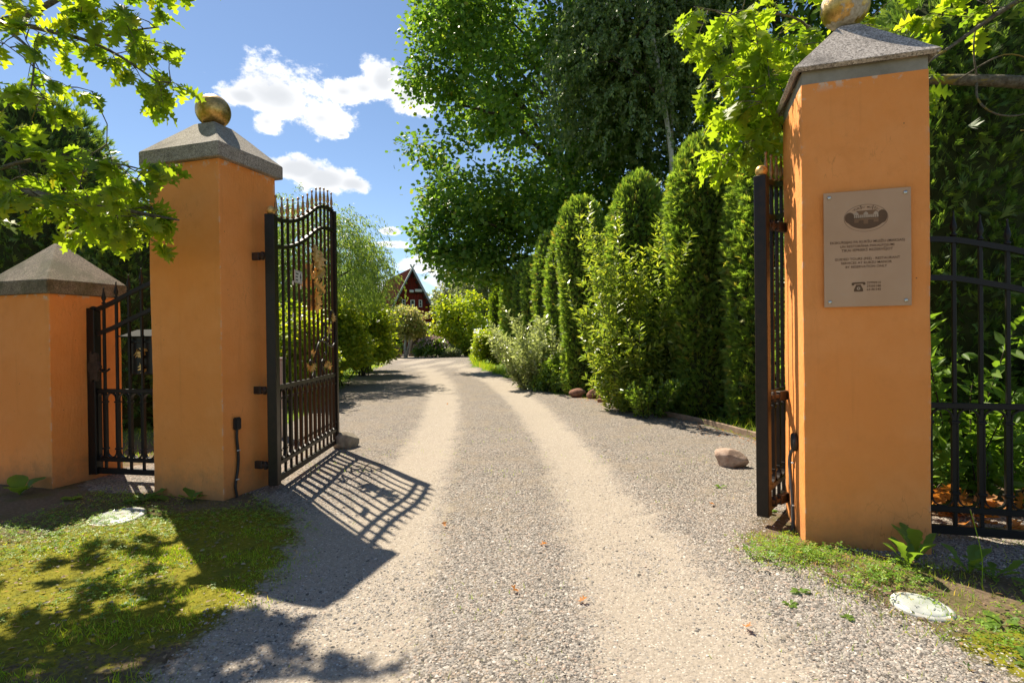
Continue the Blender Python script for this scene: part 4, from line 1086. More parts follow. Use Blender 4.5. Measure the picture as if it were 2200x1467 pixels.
# tall dark thujas behind the fence beside the notice pillar
for i, (x, y, h, rd, lab, n) in enumerate(((4.15, 5.35, 4.35, .85, 'tall dark thuja filling the view behind the fence panel', 12000), (3.35, 5.9, 3.6, .5, 'narrow dark thuja partly hidden behind the notice pillar', 2500), (5.5, 5.4, 4.7, .9, 'tall dark thuja at the picture edge behind the fence panel', 5000), (4.6, 7.6, 4.4, .9, 'tall dark thuja farther back behind the fence', 2500))):
    thuja((x, y, 0), h, rd, lab, M['thuja_dark'], 70+i, n, .10, .72, lump=.22, group='dark thujas behind the fence')
# dark thujas behind the short pillar
for i, (x, y, h, rd, lab, n) in enumerate(((-6.95, 8.2, 4.70, 1.10, 'big rounded dark thuja behind the short pillar', 9000), (-8.3, 8.4, 4.2, 1.1, 'dark thuja at the picture edge beyond the short pillar', 3500), (-5.45, 7.9, 2.9, .50, 'small dark thuja behind the side gate', 4000), (-4.75, 8.0, 1.3, .34, 'low young thuja on the lawn behind the side gate', 2500))):
    thuja((x, y, 0), h, rd, lab, M['thuja_dark'], 90+i, n, .11, .55, lump=.24, group='dark thujas behind the short pillar')

# ------------------------------------------------------------------ tall trees
big_tree('linden_tree', (2.6, 22.5, 0), 19, .42, (1.6, 22, 11.2), (5.0, 4.6, 8.6), 75, (1.1, 1.9), 34, 22, .30, (.175, .95), M['linden_leaf'], M['bark'], 'huge linden tree towering over the thuja row beside the sky', group=None, seed=5, shape='round',
         keep=lambda p: p[0] > -3.0-.25*max(0, 5-p[2]) and p[2] > 3.0+.33*max(p[0]+2.2, 0),
         extra=[((-2.6, 21.5, 4.7), .9), ((-2.2, 21, 4.1), 1.0), ((-1.2, 21, 3.9), 1.0), ((-.2, 21.2, 4.0), 1.1), ((-3.0, 21.5, 5.4), .7), ((-2.9, 21.5, 8.6), 1.2), ((-2.9, 22, 11.6), 1.3), ((-2.4, 22, 6.6), 1.1), ((-2.6, 22, 13.6), 1.2), ((-1.0, 21, 5.6), 1.3)])
big_tree('ash_tree', (9.0, 19, 0), 18, .35, (8.3, 18.5, 9.0), (4.0, 3.2, 8.0), 50, (1.2, 2.0), 30, 18, .34, (.23, .8), M['dark_leaf'], M['bark'], 'dark broad tree behind the birches and the oak leaves', seed=14, shape='kite')
big_tree('ash_tree', (15.5, 17, 0), 16, .35, (14.5, 17, 8.0), (4.2, 3.2, 7.0), 34, (1.2, 2.0), 26, 14, .36, (.24, .8), M['dark_leaf'], M['bark'], 'dark broad tree far behind the fence panel', seed=15)
def weeping(name, base, label, seed, centre, radii, n_shoot, leaf, mat, h, cat='tree', lens=(.5, 1.5), stem=None, per=4, grav=.55, group=None, step=.09):
    r = np.random.default_rng(seed); B = np.array(base, float); c = np.array(centre)
    root = tag(empty(name, base), label, cat, group)
    u = rand_unit(r, n_shoot); u[:, 2] = np.abs(u[:, 2])*r.choice([1, 1, 1, -.5], n_shoot)
    q = r.uniform(.3, 1.0, n_shoot)**.5
    st = c+u*np.array(radii)*q[:, None]
    d = norm(np.stack([u[:, 0], u[:, 1], .55+0*u[:, 2]], -1)+r.normal(size=(n_shoot, 3))*.3)
    ln = r.uniform(*lens, n_shoot)
    pl = shoots(r, st-B, d, ln, step, grav, .15)
    P, D, N_ = shoot_leaves(r, pl, per, .0)
    P += r.normal(size=P.shape)*.03
    sz = r.uniform(.7, 1.3, len(P))*leaf[0]
    D = norm(D+np.array([0, 0, -.5]))
    k = obj('crown', leaves('weeping_leaves', P, D, N_, sz, sz*leaf[1], 'kite'), mat, root); k['kind'] = 'stuff'
    if stem:
        tp = [tuple(np.array(q)-B) for q in stem]; tp6 = spline(tp, 5)
        obj('trunk', tubes_me('trunk', [(tp6, [.085*(1-.6*i/len(tp6)) for i in range(len(tp6))], 8)]), M['bark_birch'], root)
    else:
        tp = limb(r, (0, 0, -.1), tuple(c-B), 6, 0, .08)
        obj('trunk', tubes_me('trunk', [(tp, [.16, .13, .11, .09, .07, .05], 8)]), M['bark'], root)
    for i in range(12):
        e = st[i]-B; a = np.array(tp[min(2+i % 3, len(tp)-1)])
        obj('limb', tubes_me('limb', [(limb(r, a, e, 5, .15, .1), [.045, .035, .025, .015, .006], 5)]), M['bark'], root)
    return root
weeping('willow_tree', (-5.4, 15.2, 0), 'feathery willow with drooping shoots behind the open gate leaf', 21, (-5.35, 15.0, 3.0), (1.7, 1.9, 1.75), 1000, (.10, .24), M['willow_leaf'], 5)
weeping('willow_tree', (-8.2, 16.0, 0), 'feathery willow behind the tall ball pillar', 22, (-8.0, 15.6, 2.9), (2.0, 1.9, 1.7), 520, (.11, .24), M['willow_leaf'], 5)
weeping('willow_tree', (-6.2, 19.0, 0), 'feathery willow farther along the drive near the red house', 23, (-6.1, 18.8, 2.5), (1.35, 1.5, 1.3), 420, (.12, .24), M['willow_leaf'], 5)
weeping('birch_tree', (5.0, 17.5, 0), 'birch with pale upright stem among the dark trees', 24, (4.9, 17.2, 9.8), (2.3, 2.0, 5.6), 1350, (.11, .6), M['birch_leaf'], 17, lens=(.5, 1.6), per=4, grav=.5, step=.13, group='birches behind the hedge',
        stem=[(5.0, 17.5, -.1), (4.95, 17.2, 5), (4.87, 16.6, 8.9), (4.94, 16.4, 11.4), (5.0, 16.6, 15.5)])
weeping('birch_tree', (4.9, 16.2, 0), 'birch with pale leaning stem beside the linden', 25, (3.5, 16.6, 8.6), (2.0, 1.8, 4.8), 1200, (.11, .6), M['birch_leaf'], 16, lens=(.5, 1.6), per=4, grav=.5, step=.13, group='birches behind the hedge',
        stem=[(4.9, 16.2, -.1), (4.7, 15.9, 5), (4.33, 15.6, 7.7), (3.93, 15.5, 9.9), (3.66, 15.6, 11.4), (3.3, 15.8, 14)])
# yellow green bushes under the willow
def bush(x, y, rx, rz, lab, seed, n_cl, leaf=(.10, .75), mat='gold_leaf', nsub=26, nl=16, name='bush', zc=None, ry=None, group='leafy bushes along the drive', sub_r=.13, droop=.2):
    r = np.random.default_rng(seed); root = tag(empty(name, (x, y, 0)), lab, 'bush', group)
    cs = []; rs = []
    for k in range(n_cl):
        u = rand_unit(r, 1)[0]; u[2] = abs(u[2])*1.45-.55; q = r.uniform(.45, .9)
        cs.append((u[0]*rx*q, u[1]*(ry or rx)*q, max(.10*rz, rz*(.42+.58*u[2]*q)))); s = r.uniform(.28, .42)*min(rx, rz*.7); rs.append((s, s, s*.85))
    P, D, N_ = clump_leaves(r, cs, rs, nsub, nl, sub_r, droop)
    P[:, 2] = np.abs(P[:, 2])+.02
    sz = r.uniform(.7, 1.25, len(P))*leaf[0]
    k = obj('foliage', leaves('bush_leaves', P, D, N_, sz, sz*leaf[1], 'oval' if y < 13 else 'kite'), M[mat], root); k['kind'] = 'stuff'
    tl = [(limb(r, (r.normal()*.1, r.normal()*.1, -.05), c, 5, .05, .12), [.02, .016, .012, .009, .005], 5) for c in cs[:14]]
    k = obj('stems', tubes_me('stems', tl), M['bark'], root); k['kind'] = 'stuff'
    return root
bush(-4.35, 10.6, 1.0, 2.1, 'yellow green bush directly behind the gate bars', 31, 30)
bush(-5.6, 12.3, 1.1, 2.3, 'yellow green bush behind the gate under the willow', 32, 26)
bush(-4.55, 14.4, 1.0, 2.35, 'yellow green bush beyond the gate end post', 33, 30)
bush(-4.95, 18.3, 1.05, 2.7, 'bright yellow green bush at the bend of the drive', 34, 32, (.12, .75))
bush(-5.45, 21.0, .95, 1.9, 'low rounded yellow green bush at the drive edge near the red house', 35, 26, (.12, .75))
bush(-7.6, 11.0, 1.2, 2.0, 'green bush on the lawn behind the tall ball pillar', 36, 20, (.12, .75), 'shrub_leaf')
bush(-5.0, 12.6, .8, 1.5, 'bright bush seen through the side gate', 37, 18, (.10, .75), 'gold_leaf')
bush(-9.0, 13.5, 1.6, 2.6, 'tall bright bush behind the lawn by the side gate', 38, 24, (.13, .75), 'gold_leaf')
# narrow leaved shrubs in front of the thujas
shrub('tall_shrub', (2.0, 8.95, 0), 'tall shrub with long pale green leaves before the thujas', 51, 95, .9, 3.45, (.115, .30), M['pale_shrub'], .07, 4, .02, 'kite', tilt=.24, base_r=.48, hmin=.12)
shrub('silvery_shrub', (.78, 13.0, 0), 'wide silvery leaved shrub in the middle of the thuja row', 52, 90, .9, 2.1, (.12, .38), M['silver_leaf'], .07, 4, .10, 'kite', tilt=.52, base_r=.55, hmin=.12)
bush(2.12, 9.0, .62, 2.0, 'dense rounded shrub around the foot of the tall pale shrub', 59, 20, (.085, .38), 'pale_shrub', 26, 16, 'rounded_shrub', sub_r=.10, group='shrubs before the thujas')
shrub('low_shrub', (2.05, 8.5, 0), 'low glossy shrub at the foot of the tall shrub', 53, 26, .5, .75, (.07, .55), M['shrub_leaf'], .05, 3, .1, 'oval', tilt=.8, base_r=.35)
bush(-.95, 26.2, .85, 1.75, 'bright bush before the sunlit thuja at the bend', 54, 22, (.13, .75), 'gold_leaf')
bush(1.0, 12.2, .45, .9, 'small bright bush under the slim thuja', 55, 12, (.07, .7), 'shrub_leaf', sub_r=.09)
shrub('elder_bush', (3.55, 4.45, 0), 'elder bush with broad leaves behind the fence panel', 56, 34, .8, 1.75, (.12, .42), M['weed'], .09, 3, .12, 'oval', tilt=.7, base_r=.35)
shrub('elder_bush', (2.85, 4.15, 0), 'young leafy seedling between fence and notice pillar', 57, 14, .35, .75, (.11, .45), M['weed'], .07, 3, .12, 'oval', tilt=.6, base_r=.25)
shrub('leafy_plant', (3.35, 3.95, 0), 'low pale leafy plant behind the fence bars', 58, 12, .3, .5, (.11, .42), M['weed'], .07, 3, .12, 'oval', tilt=.7, base_r=.25, cat='plant')

# ------------------------------------------------------------------ red house and its garden at the bend
def house():
    H = tag(empty('red_house', (-8.3, 46, 0), R(24)), 'red wooden house with steep tiled roof at the end of the drive', 'house')
    W = 3.25; ZR = 6.75; Z0 = .55; D = 9.0
    sl = (ZR-Z0)/W
    # local: gable in the XZ plane at y=0, ridge runs to +y
    n = 26
    for k in range(n):           # vertical boards of the gable
        x0 = -W+2*W*k/n; x1 = x0+2*W/n-.02; za = ZR-sl*abs(x0); zb = ZR-sl*abs(x1)
        if max(za, zb) < .6: continue
        me = mesh('board', [(x0, 0, 0), (x1, 0, 0), (x1, 0, zb), (x0, 0, za), (x0, .04, 0), (x1, .04, 0), (x1, .04, zb), (x0, .04, za)], [[0, 1, 2, 3], [7, 6, 5, 4], [0, 3, 7, 4], [1, 5, 6, 2], [3, 2, 6, 7]])
        obj('board', me, M['red_wood'], H)
    for s in (-1, 1):
        e = 1.12; p0 = (0, -.55, ZR+.12); p1 = (s*W*e, -.55, ZR+.12-sl*W*e)
        V = []
        nrm = Vector((s*sl, 0, 1)).normalized()*.10
        for p in (p0, p1):
            for y in (-.55, D):
                V.append((p[0], y, p[2])); V.append((p[0]+nrm.x, y, p[2]+nrm.z))
        me = mesh('roof', V, [[0, 2, 6, 4], [1, 5, 7, 3], [0, 4, 5, 1], [2, 3, 7, 6], [0, 1, 3, 2], [4, 6, 7, 5]])
        rf = obj('roof', me, M['roof_tile'], H)
        V = []; F = []
        for k in range(34):      # rolls of the tiles
            y = -.5+k*.28; b = len(V)
            for t in (0, 1):
                p = Vector(p0).lerp(Vector(p1), t); q = Vector((p.x, y, p.z))+Vector((nrm.x, 0, nrm.z))*1.0
                for dy, up in ((-.07, 0), (0, .07), (.07, 0)): V.append((q.x+nrm.normalized().x*up, y+dy, q.z+nrm.normalized().z*up))
            F += [[b, b+1, b+4, b+3], [b+1, b+2, b+5, b+4]]
        k_ = obj('tile_rolls', mesh('tile_rolls', V, F), M['roof_tile'], rf); k_['kind'] = 'stuff'
        # barge board and crossed horn
        a = Vector((-s*.16, -.6, ZR+.20+sl*.16)); b = Vector((s*W*e, -.6, ZR+.20-sl*W*e))
        me = tubes_me('barge_board', [([a, b], .09, 4)]); obj('barge_board', me, M['barge'], H)
        for k in range(16):      # rafter tails under the eaves
            t = .06+.9*k/15; x = s*W*e*t; z = ZR-.05-sl*W*e*t
            box('rafter', (x-.06, -.5, z-.09), (x+.06, -.02, z+.09), M['dark_wood'], H)
    for x, z, w, h in ((-.62, 4.12, .30, .62), (.12, 4.08, .36, .66), (.78, 4.12, .28, .60), (.72, 2.9, .34, .7)):
        f = empty('window', (x, -.05, z), 0, H)
        box('pane', (-w/2+.06, -.0, -h/2+.06), (w/2-.06, .03, h/2-.06), M['glass'], f)
        for a, b in (((-w/2, -.03, -h/2), (-w/2+.07, .03, h/2)), ((w/2-.07, -.03, -h/2), (w/2, .03, h/2)), ((-w/2+.07, -.03, h/2-.07), (w/2-.07, .03, h/2)), ((-w/2+.07, -.03, -h/2), (w/2-.07, .03, -h/2+.07)), ((-w/2+.07, -.03, -.02), (w/2-.07, .03, .02))):
            box('frame', a, b, M['white_paint'], f)
    fl = empty('flood_light', (.55, -.35, 5.15), 0, H)
    box('lamp_head', (-.3, -.15, -.1), (.3, .05, .12), M['white_paint'], fl, .02); box('lamp_head', (-.75, -.1, -.15), (-.42, .08, .05), M['white_paint'], fl, .02)
    box('bracket', (-.8, .05, -.2), (.3, .33, -.16), M['iron'], fl)
    box('side_wall', (-W*.93, .2, 0), (W*.93, D-.2, .9), M['dark_wood'], H)
house()
NBH = tag(empty('neighbour_house', (-15.8, 24, 0), R(-20)), 'house roof with brown tiles glimpsed beyond the side gate', 'house')
box('wall', (-3, -2.5, 0), (3, 2.5, 2.6), M['cream_wall'], NBH)
def nroof():
    V = [(-3.4, -3, 2.5), (3.4, -3, 2.5), (3.4, 0, 5.6), (-3.4, 0, 5.6), (3.4, 3, 2.5), (-3.4, 3, 2.5)]
    rf = obj('roof', mesh('roof', V, [[0, 1, 2, 3], [3, 2, 4, 5], [1, 4, 2], [0, 3, 5]]), M['grey_tile'], NBH)
    V = []; F = []
    for j in range(11):
        t = j/11; y = -3+3*t; z = 2.5+3.1*t
        for i in range(30):
            x = -3.4+i*.227; b = len(V)
            V += [(x, y, z+.02), (x+.21, y, z+.02), (x+.21, y+.30, z+.33), (x, y+.30, z+.33), (x+.105, y-.02, z+.09), (x+.105, y+.28, z+.38)]; F += [[b, b+4, b+5, b+3], [b+4, b+1, b+2, b+5]]
    k = obj('tiles', mesh('tiles', V, F), M['grey_tile'], rf); k['kind'] = 'stuff'
nroof()
big_tree('crab_apple_tree', (-7.0, 36.5, 0), 3.6, .11, (-6.95, 36.5, 2.35), (1.15, 1.1, .85), 26, (.35, .55), 14, 14, .16, (.16, .9), M['apple_leaf'], M['bark_birch'], 'small twin stemmed crab apple before the red house', seed=61, shape='oval', trunk_top=2.4)
obj('trunk', tubes_me('trunk', [([(.05, 0, 0), (.25, 0, .8), (.35, 0, 1.9)], [.1, .08, .05], 7)]), M['bark_birch'], bpy.data.objects['crab_apple_tree'])
bush(-5.15, 36.2, 1.15, 1.15, 'pink flowering bush at the bend before the house', 62, 18, (.15, .8), 'shrub_leaf')
def blossoms():
    r = np.random.default_rng(63); n = 420
    u = rand_unit(r, n); u[:, 2] = np.abs(u[:, 2]); P = u*[1.15, 1.0, .75]*r.uniform(.85, 1.05, (n, 1))+[0, 0, .55]
    k = obj('blossom', leaves('blossom', P, u+r.normal(size=u.shape)*.4, norm(u+[0, -.5, .6]), .13, .13, 'oval'), M['petal'], bpy.data.objects['bush.010'] if 'bush.010' in bpy.data.objects else None); k['kind'] = 'stuff'
    return k
_fb = [o_ for o_ in bpy.data.objects if o_.get('label', '').startswith('pink flowering')][0]
_k = blossoms(); _k.parent = _fb
big_tree('maple_tree', (-3.7, 38, 0), 4.0, .12, (-3.5, 38, 2.4), (1.9, 1.2, 1.7), 24, (.32, .6), 13, 12, .24, (.2, .95), M['gold_leaf'], M['bark'], 'golden leaved young maple beyond the bend', seed=64, shape='oval')
big_tree('poplar_tree', (-5.2, 52, 0), 7.5, .2, (-5.0, 52, 4.8), (2.2, 1.5, 2.6), 30, (.7, 1.0), 18, 14, .25, (.26, .8), M['grey_leaf'], M['bark'], 'grey green tree behind the golden maple', seed=66)
big_tree('poplar_tree', (-1.4, 44, 0), 7.0, .22, (-1.9, 44, 5.0), (2.3, 1.5, 2.2), 26, (.6, .9), 16, 14, .25, (.22, .7), M['grey_leaf'], M['bark'], 'grey green tree with leaning limb by the far thujas', seed=67, lean=(-.6, 0))
bush(-2.6, 36.8, 1.2, 1.3, 'low bright bush at the far bend', 68, 16, (.2, .8), 'gold_leaf')
bush(-1.5, 34.5, .7, .9, 'low green bush where the drive ends at the bend', 69, 12, (.16, .8), 'shrub_leaf')
bush(-3.9, 35.6, .55, .55, 'small pale tuft of plants at the far road edge', 75, 10, (.14, .5), 'grey_leaf')
bush(-8.6, 35.2, .9, 1.15, 'dark low bush before the wood pile', 76, 16, (.16, .8), 'dark_leaf')
bush(-9.6, 41, 1.6, 2.9, 'dark bush along the house wall', 77, 22, (.24, .8), 'dark_leaf')
bush(-4.8, 45.5, 1.3, 2.1, 'dark ivy covered corner bush beside the house', 78, 18, (.24, .8), 'dark_leaf')
tag(obj('tree_stump', lathe_me('tree_stump', [(.62, -.1), (.60, .2), (.52, .7), (.50, 1.4), (.46, 1.42), (.1, 1.40)], 18), M['bark'], None, (-6.55, 38.5, 0)), 'thick old tree stump behind the crab apple', 'stump')
tag(obj('leaning_board', box_me('leaning_board', .14, .08, 2.1, bevel=.01), M['white_paint'], None, (-5.75, 39.5, 1.3), (0, R(-22), 0)), 'pale board leaning beside the tree stump', 'board')
WP = tag(empty('wood_pile', (-7.9, 36.6, 0)), 'low pile of split logs by the crab apple', 'wood pile')
_log = lathe_me('log', [(.09, -.35), (.10, -.34), (.10, .34), (.09, .35)], 9)
_log.materials.append(M['timber'])
for j in range(4):
    for i in range(6-j % 2): obj('log', _log, None, WP, ((i+.5*(j % 2))*.21-.6, rng.uniform(-.05, .05), .10+j*.18), (R(90), 0, rng.uniform(-.08, .08)))
# far wood closing the view on both sides
def far_wood(name, spots, label, mat, seed, leaf=.5):
    r = np.random.default_rng(seed); cs = []; rs = []
    for x, y, h in spots:
        for k in range(7):
            cs.append((x+r.normal()*1.8, y+r.normal()*1.2, h*r.uniform(.25, .8))); q = r.uniform(.18, .3)*h; rs.append((q, q, q*.9))
    P, D, N_ = clump_leaves(r, cs, rs, 14, 9, .5, .2); P[:, 2] = np.abs(P[:, 2])
    sz = r.uniform(.7, 1.2, len(P))*leaf
    tag(obj(name, leaves(name, P, D, N_, sz, sz*.8, 'kite'), mat), label, 'woods', kind='stuff')
far_wood('far_woods', [(-60+i*6.5, 75+8*math.sin(i*1.7), 7+2*math.sin(i*2.3)) for i in range(24)], 'distant line of trees beyond the garden', M['dark_leaf'], 71, 1.0)
far_wood('garden_trees', [(-13-i*2.2, 21+2.5*math.sin(i*2), 4.6) for i in range(7)], 'mass of garden trees beyond the lawn on the gate side', M['dark_leaf'], 72, .3)
far_wood('hedge_trees', [(6+i*3.0, 30+3*math.sin(i*2), 9) for i in range(6)], 'mass of trees behind the tall trees and the hedge', M['dark_leaf'], 73, .4)

# ------------------------------------------------------------------ oaks reaching in from both sides
OAK_V = []
for i in range(6):
    me = oak_leaf_me('oak_leaf', size=1.0, fold=(.05, .25, .15, .35, .1, .2)[i], droop=(.10, .28, .2, .12, .35, .05)[i], wid=(.95, 1.05, .9, 1.1, 1.0, .85)[i], wave=.25, ph=i*1.3)
    me.materials.append(M['oak_leaf']); OAK_V.append(me)
OAK_LITE = oak_leaf_arrays(HALF_LITE, 1.0, .2, .2)
def in_frame(p):
    if p[1] < .4: return False
    return abs(p[0]/p[1]) < .90 and -.60 < (p[2]-1.2)/p[1] < .605
def oak(base, trunk_h, tr, branches, clumps, label, seed, leaf_len):
    r = np.random.default_rng(seed); B = np.array(base, float)
    root = tag(empty('oak_tree', base), label, 'tree', 'oaks at the gate')
    obj('trunk', tubes_me('trunk', [([tuple(np.array(p)-B) for p in limb(r, B+[0, 0, -.1], B+[0, 0, trunk_h], 7, 0, .03)], [tr*1.3]+[tr*(1-.1*i) for i in range(6)], 10)]), M['bark'], root)
    nodes = []
    for pts, r0, r1 in branches:
        sp = spline(pts, 6); n = len(sp); rad = [r0+(r1-r0)*i/(n-1) for i in range(n)]
        obj('branch', tubes_me('branch', [([p-Vector(B) for p in sp], rad, 8)]), M['bark_oak'], root)
        nodes += [np.array(p) for p in sp]
    nodes = np.array(nodes)
    LP = []; LD = []; LN = []; LS = []; twigs = []
    for c, rad, k in clumps:
        for _ in range(k):
            tip = np.array(c)+r.uniform(-1, 1, 3)*np.array(rad)
            d2 = np.linalg.norm(nodes-tip, axis=1); a = nodes[np.argmin(d2+np.where(d2 < .12, .3, 0))]
            tw = np.array(limb(r, a, tip, 5, .05, .06)); twigs.append(([tuple(x-B) for x in tw], [.0045, .0038, .003, .0025, .0018], 5))
            td = norm(tip-tw[-2]+np.array([0, 0, -.01])); nodes = np.vstack([nodes, tw[2:4]])
            nl = r.integers(5, 9)
            for j in range(nl):
                f = r.uniform(.72, 1.0) if j > 1 else 1.0
                i0 = min(int(f*4), 3); p = tw[i0]+(tw[i0+1]-tw[i0])*(f*4-i0)
                sd = norm(np.cross(td, [0, 0, 1])+1e-6); a_ = r.uniform(-1, 1)*1.25
                D = norm(td*math.cos(a_)+sd*math.sin(a_)+np.array([0, 0, r.uniform(-.75, .1)])+r.normal(size=3)*.15)
                N_ = norm(np.array([0, 0, 1.])+r.normal(size=3)*.38)
                LP.append(p); LD.append(D); LN.append(N_); LS.append(r.uniform(.72, 1.2)*leaf_len)
    LP = np.array(LP); LD = norm(np.array(LD)); LN = np.array(LN); LS = np.array(LS)
    LN = norm(LN-LD*np.sum(LN*LD, 1, keepdims=True))
    k_ = obj('twigs', tubes_me('twigs', twigs), M['bark_oak'], root); k_['kind'] = 'stuff'
    vis = [i for i in range(len(LP)) if in_frame(LP[i]+LD[i]*LS[i]*.5)]
    vis.sort(key=lambda i: -LS[i]/np.linalg.norm(LP[i]-[0, 0, 1.2])); solo = set(vis[:300])
    for i in vis[:300]:
        y = Vector(LD[i]); z = Vector(LN[i]); x = y.cross(z).normalized()
        mt = Matrix((x, y, z)).transposed().to_4x4()@Matrix.Scale(LS[i], 4); mt.translation = Vector(LP[i]-B)
        o_ = bpy.data.objects.new('leaf', OAK_V[i % 6]); C.objects.link(o_); o_.parent = root; o_.matrix_local = mt
    rest = np.array([i for i in range(len(LP)) if i not in solo])
    k_ = obj('foliage', leaves('oak_foliage', LP[rest]-B, LD[rest], LN[rest], LS[rest], LS[rest], OAK_LITE), M['oak_leaf'], root); k_['kind'] = 'stuff'
    return root
oak((-5.6, 3.7, 0), 4.6, .17,
    [([(-5.6, 3.7, 2.7), (-4.4, 3.95, 3.25), (-3.64, 4, 3.49), (-3.35, 4, 3.59), (-2.9, 4.1, 3.95)], .05, .012), ([(-4.3, 3.95, 3.28), (-3.6, 4, 3.47), (-3.24, 4, 3.42), (-2.97, 4, 3.34), (-2.74, 4, 3.22), (-2.52, 4, 3.06)], .022, .006),
     ([(-3.0, 4, 3.36), (-2.75, 4, 3.42), (-2.5, 4, 3.45)], .01, .004), ([(-5.6, 3.7, 1.7), (-4.2, 3.5, 1.95), (-3.02, 3.3, 2.08), (-2.61, 3.3, 2.04), (-2.3, 3.45, 2.0), (-2.05, 3.45, 1.95)], .04, .005),
     ([(-3.6, 3.4, 2.05), (-3.0, 3.4, 2.3), (-2.55, 3.45, 2.32), (-2.3, 3.5, 2.28)], .015, .004), ([(-3.6, 3.95, 3.45), (-3.2, 3.75, 3.15), (-3.0, 3.5, 2.75)], .012, .004), ([(-5.6, 3.7, 3.6), (-4.2, 4.2, 3.95), (-3.2, 4.4, 4.1), (-2.8, 4.45, 4.12), (-2.45, 4.45, 4.08)], .05, .008),
     ([(-5.6, 3.7, 2.2), (-4.6, 2.9, 2.5), (-3.6, 2.6, 2.6)], .04, .01)],
    [((-3.44, 4, 3.46), (.35, .4, .25), 13), ((-2.97, 4, 3.36), (.3, .4, .2), 12), ((-2.72, 4, 3.5), (.2, .35, .2), 10), ((-2.56, 4, 3.2), (.12, .3, .12), 7), ((-2.55, 4, 3.02), (.12, .25, .08), 5), ((-3.2, 3.7, 3.02), (.3, .3, .12), 8), ((-3.05, 3.5, 2.65), (.2, .25, .12), 7),
     ((-3.2, 4.2, 4.0), (.6, .5, .2), 12), ((-2.95, 4.4, 4.1), (.35, .4, .2), 6), ((-2.62, 4.46, 4.06), (.28, .3, .08), 6), ((-2.95, 3.4, 2.3), (.25, .3, .14), 10), ((-2.55, 3.4, 2.15), (.28, .3, .16), 14), ((-2.30, 3.5, 2.24), (.15, .25, .14), 8), ((-2.8, 3.2, 2.06), (.25, .25, .12), 10), ((-2.35, 3.3, 2.0), (.2, .25, .10), 9),
     ((-2.20, 3.5, 1.97), (.08, .2, .08), 4), ((-2.6, 3.6, 1.95), (.25, .2, .07), 7), ((-2.55, 3.8, 1.93), (.15, .15, .05), 5), ((-3.6, 3.4, 2.25), (.5, .5, .3), 9), ((-4.1, 4.0, 3.4), (.5, .6, .3), 7), ((-3.7, 2.6, 2.7), (.6, .5, .25), 7), ((-4.2, 3.2, 2.9), (.5, .5, .3), 6), ((-3.2, 4.35, 2.15), (.35, .35, .2), 10), ((-2.8, 3.9, 2.1), (.25, .3, .13), 7), ((-3.5, 4.4, 2.5), (.35, .4, .2), 7), ((-3.3, 3.9, 3.6), (.45, .4, .25), 10), ((-2.95, 4, 3.65), (.3, .4, .2), 9)],
    'oak with lobed leaves reaching over the short pillar', 81, .150)
oak((5.6, 4.4, 0), 4.4, .17,
    [([(5.6, 4.4, 2.8), (4.4, 4.1, 2.93), (3.69, 4.0, 2.98), (3.17, 4.2, 3.10), (2.6, 4.4, 3.2), (2.1, 4.35, 3.2), (1.7, 4.2, 3.15)], .06, .012), ([(5.6, 4.4, 3.8), (4.2, 3.9, 3.8), (3.48, 3.8, 3.45), (3.1, 3.9, 3.2), (2.8, 3.85, 3.0)], .03, .006),
     ([(2.1, 4.35, 3.2), (1.9, 4.2, 2.85), (1.75, 4.05, 2.55)], .012, .004), ([(2.6, 4.4, 3.2), (2.2, 4.2, 3.55), (1.6, 4.0, 3.5), (1.25, 3.75, 3.4)], .012, .004), ([(3.17, 4.2, 3.1), (2.8, 4.3, 3.5), (2.4, 4.3, 3.7)], .012, .005),
     ([(3.42, 4.08, 3.04), (3.36, 4.0, 2.86), (3.44, 3.95, 2.74), (3.60, 3.92, 2.72), (3.74, 3.92, 2.82), (3.76, 3.92, 2.96)], .008, .004), ([(3.42, 4.08, 3.04), (3.33, 4.0, 3.25), (3.36, 3.98, 3.45), (3.44, 3.95, 3.55)], .007, .003), ([(4.1, 4.0, 2.7), (3.82, 3.95, 2.62), (3.62, 3.95, 2.62)], .009, .004), ([(3.3, 4.1, 3.05), (3.55, 4.0, 3.18), (3.85, 4.0, 3.12), (4.1, 4.0, 3.2)], .007, .003)],
    [((1.5, 4, 3.4), (.2, .3, .15), 7), ((1.70, 4, 3.12), (.24, .3, .2), 13), ((1.84, 4, 2.82), (.2, .3, .2), 12), ((1.66, 4, 2.62), (.16, .25, .14), 11), ((1.56, 4, 2.46), (.12, .2, .09), 7), ((1.84, 4, 2.45), (.14, .2, .12), 9), ((2.0, 4.2, 3.45), (.3, .3, .28), 14), ((2.5, 4.4, 3.5), (.35, .3, .25), 12), ((3.0, 4.3, 3.55), (.35, .3, .18), 9), ((3.4, 4.0, 3.5), (.3, .3, .12), 7), ((2.78, 3.75, 2.85), (.12, .15, .12), 4), ((1.25, 3.7, 3.4), (.1, .2, .08), 3),
     ((2.6, 4.0, 3.95), (.5, .5, .2), 6), ((1.75, 4.0, 2.95), (.25, .3, .3), 12), ((1.62, 4.1, 3.3), (.2, .3, .2), 8), ((2.2, 4.3, 3.2), (.3, .2, .2), 8), ((3.2, 3.9, 3.9), (.5, .4, .2), 6)],
    'oak with bright lobed leaves beside and above the notice pillar', 82, .165)

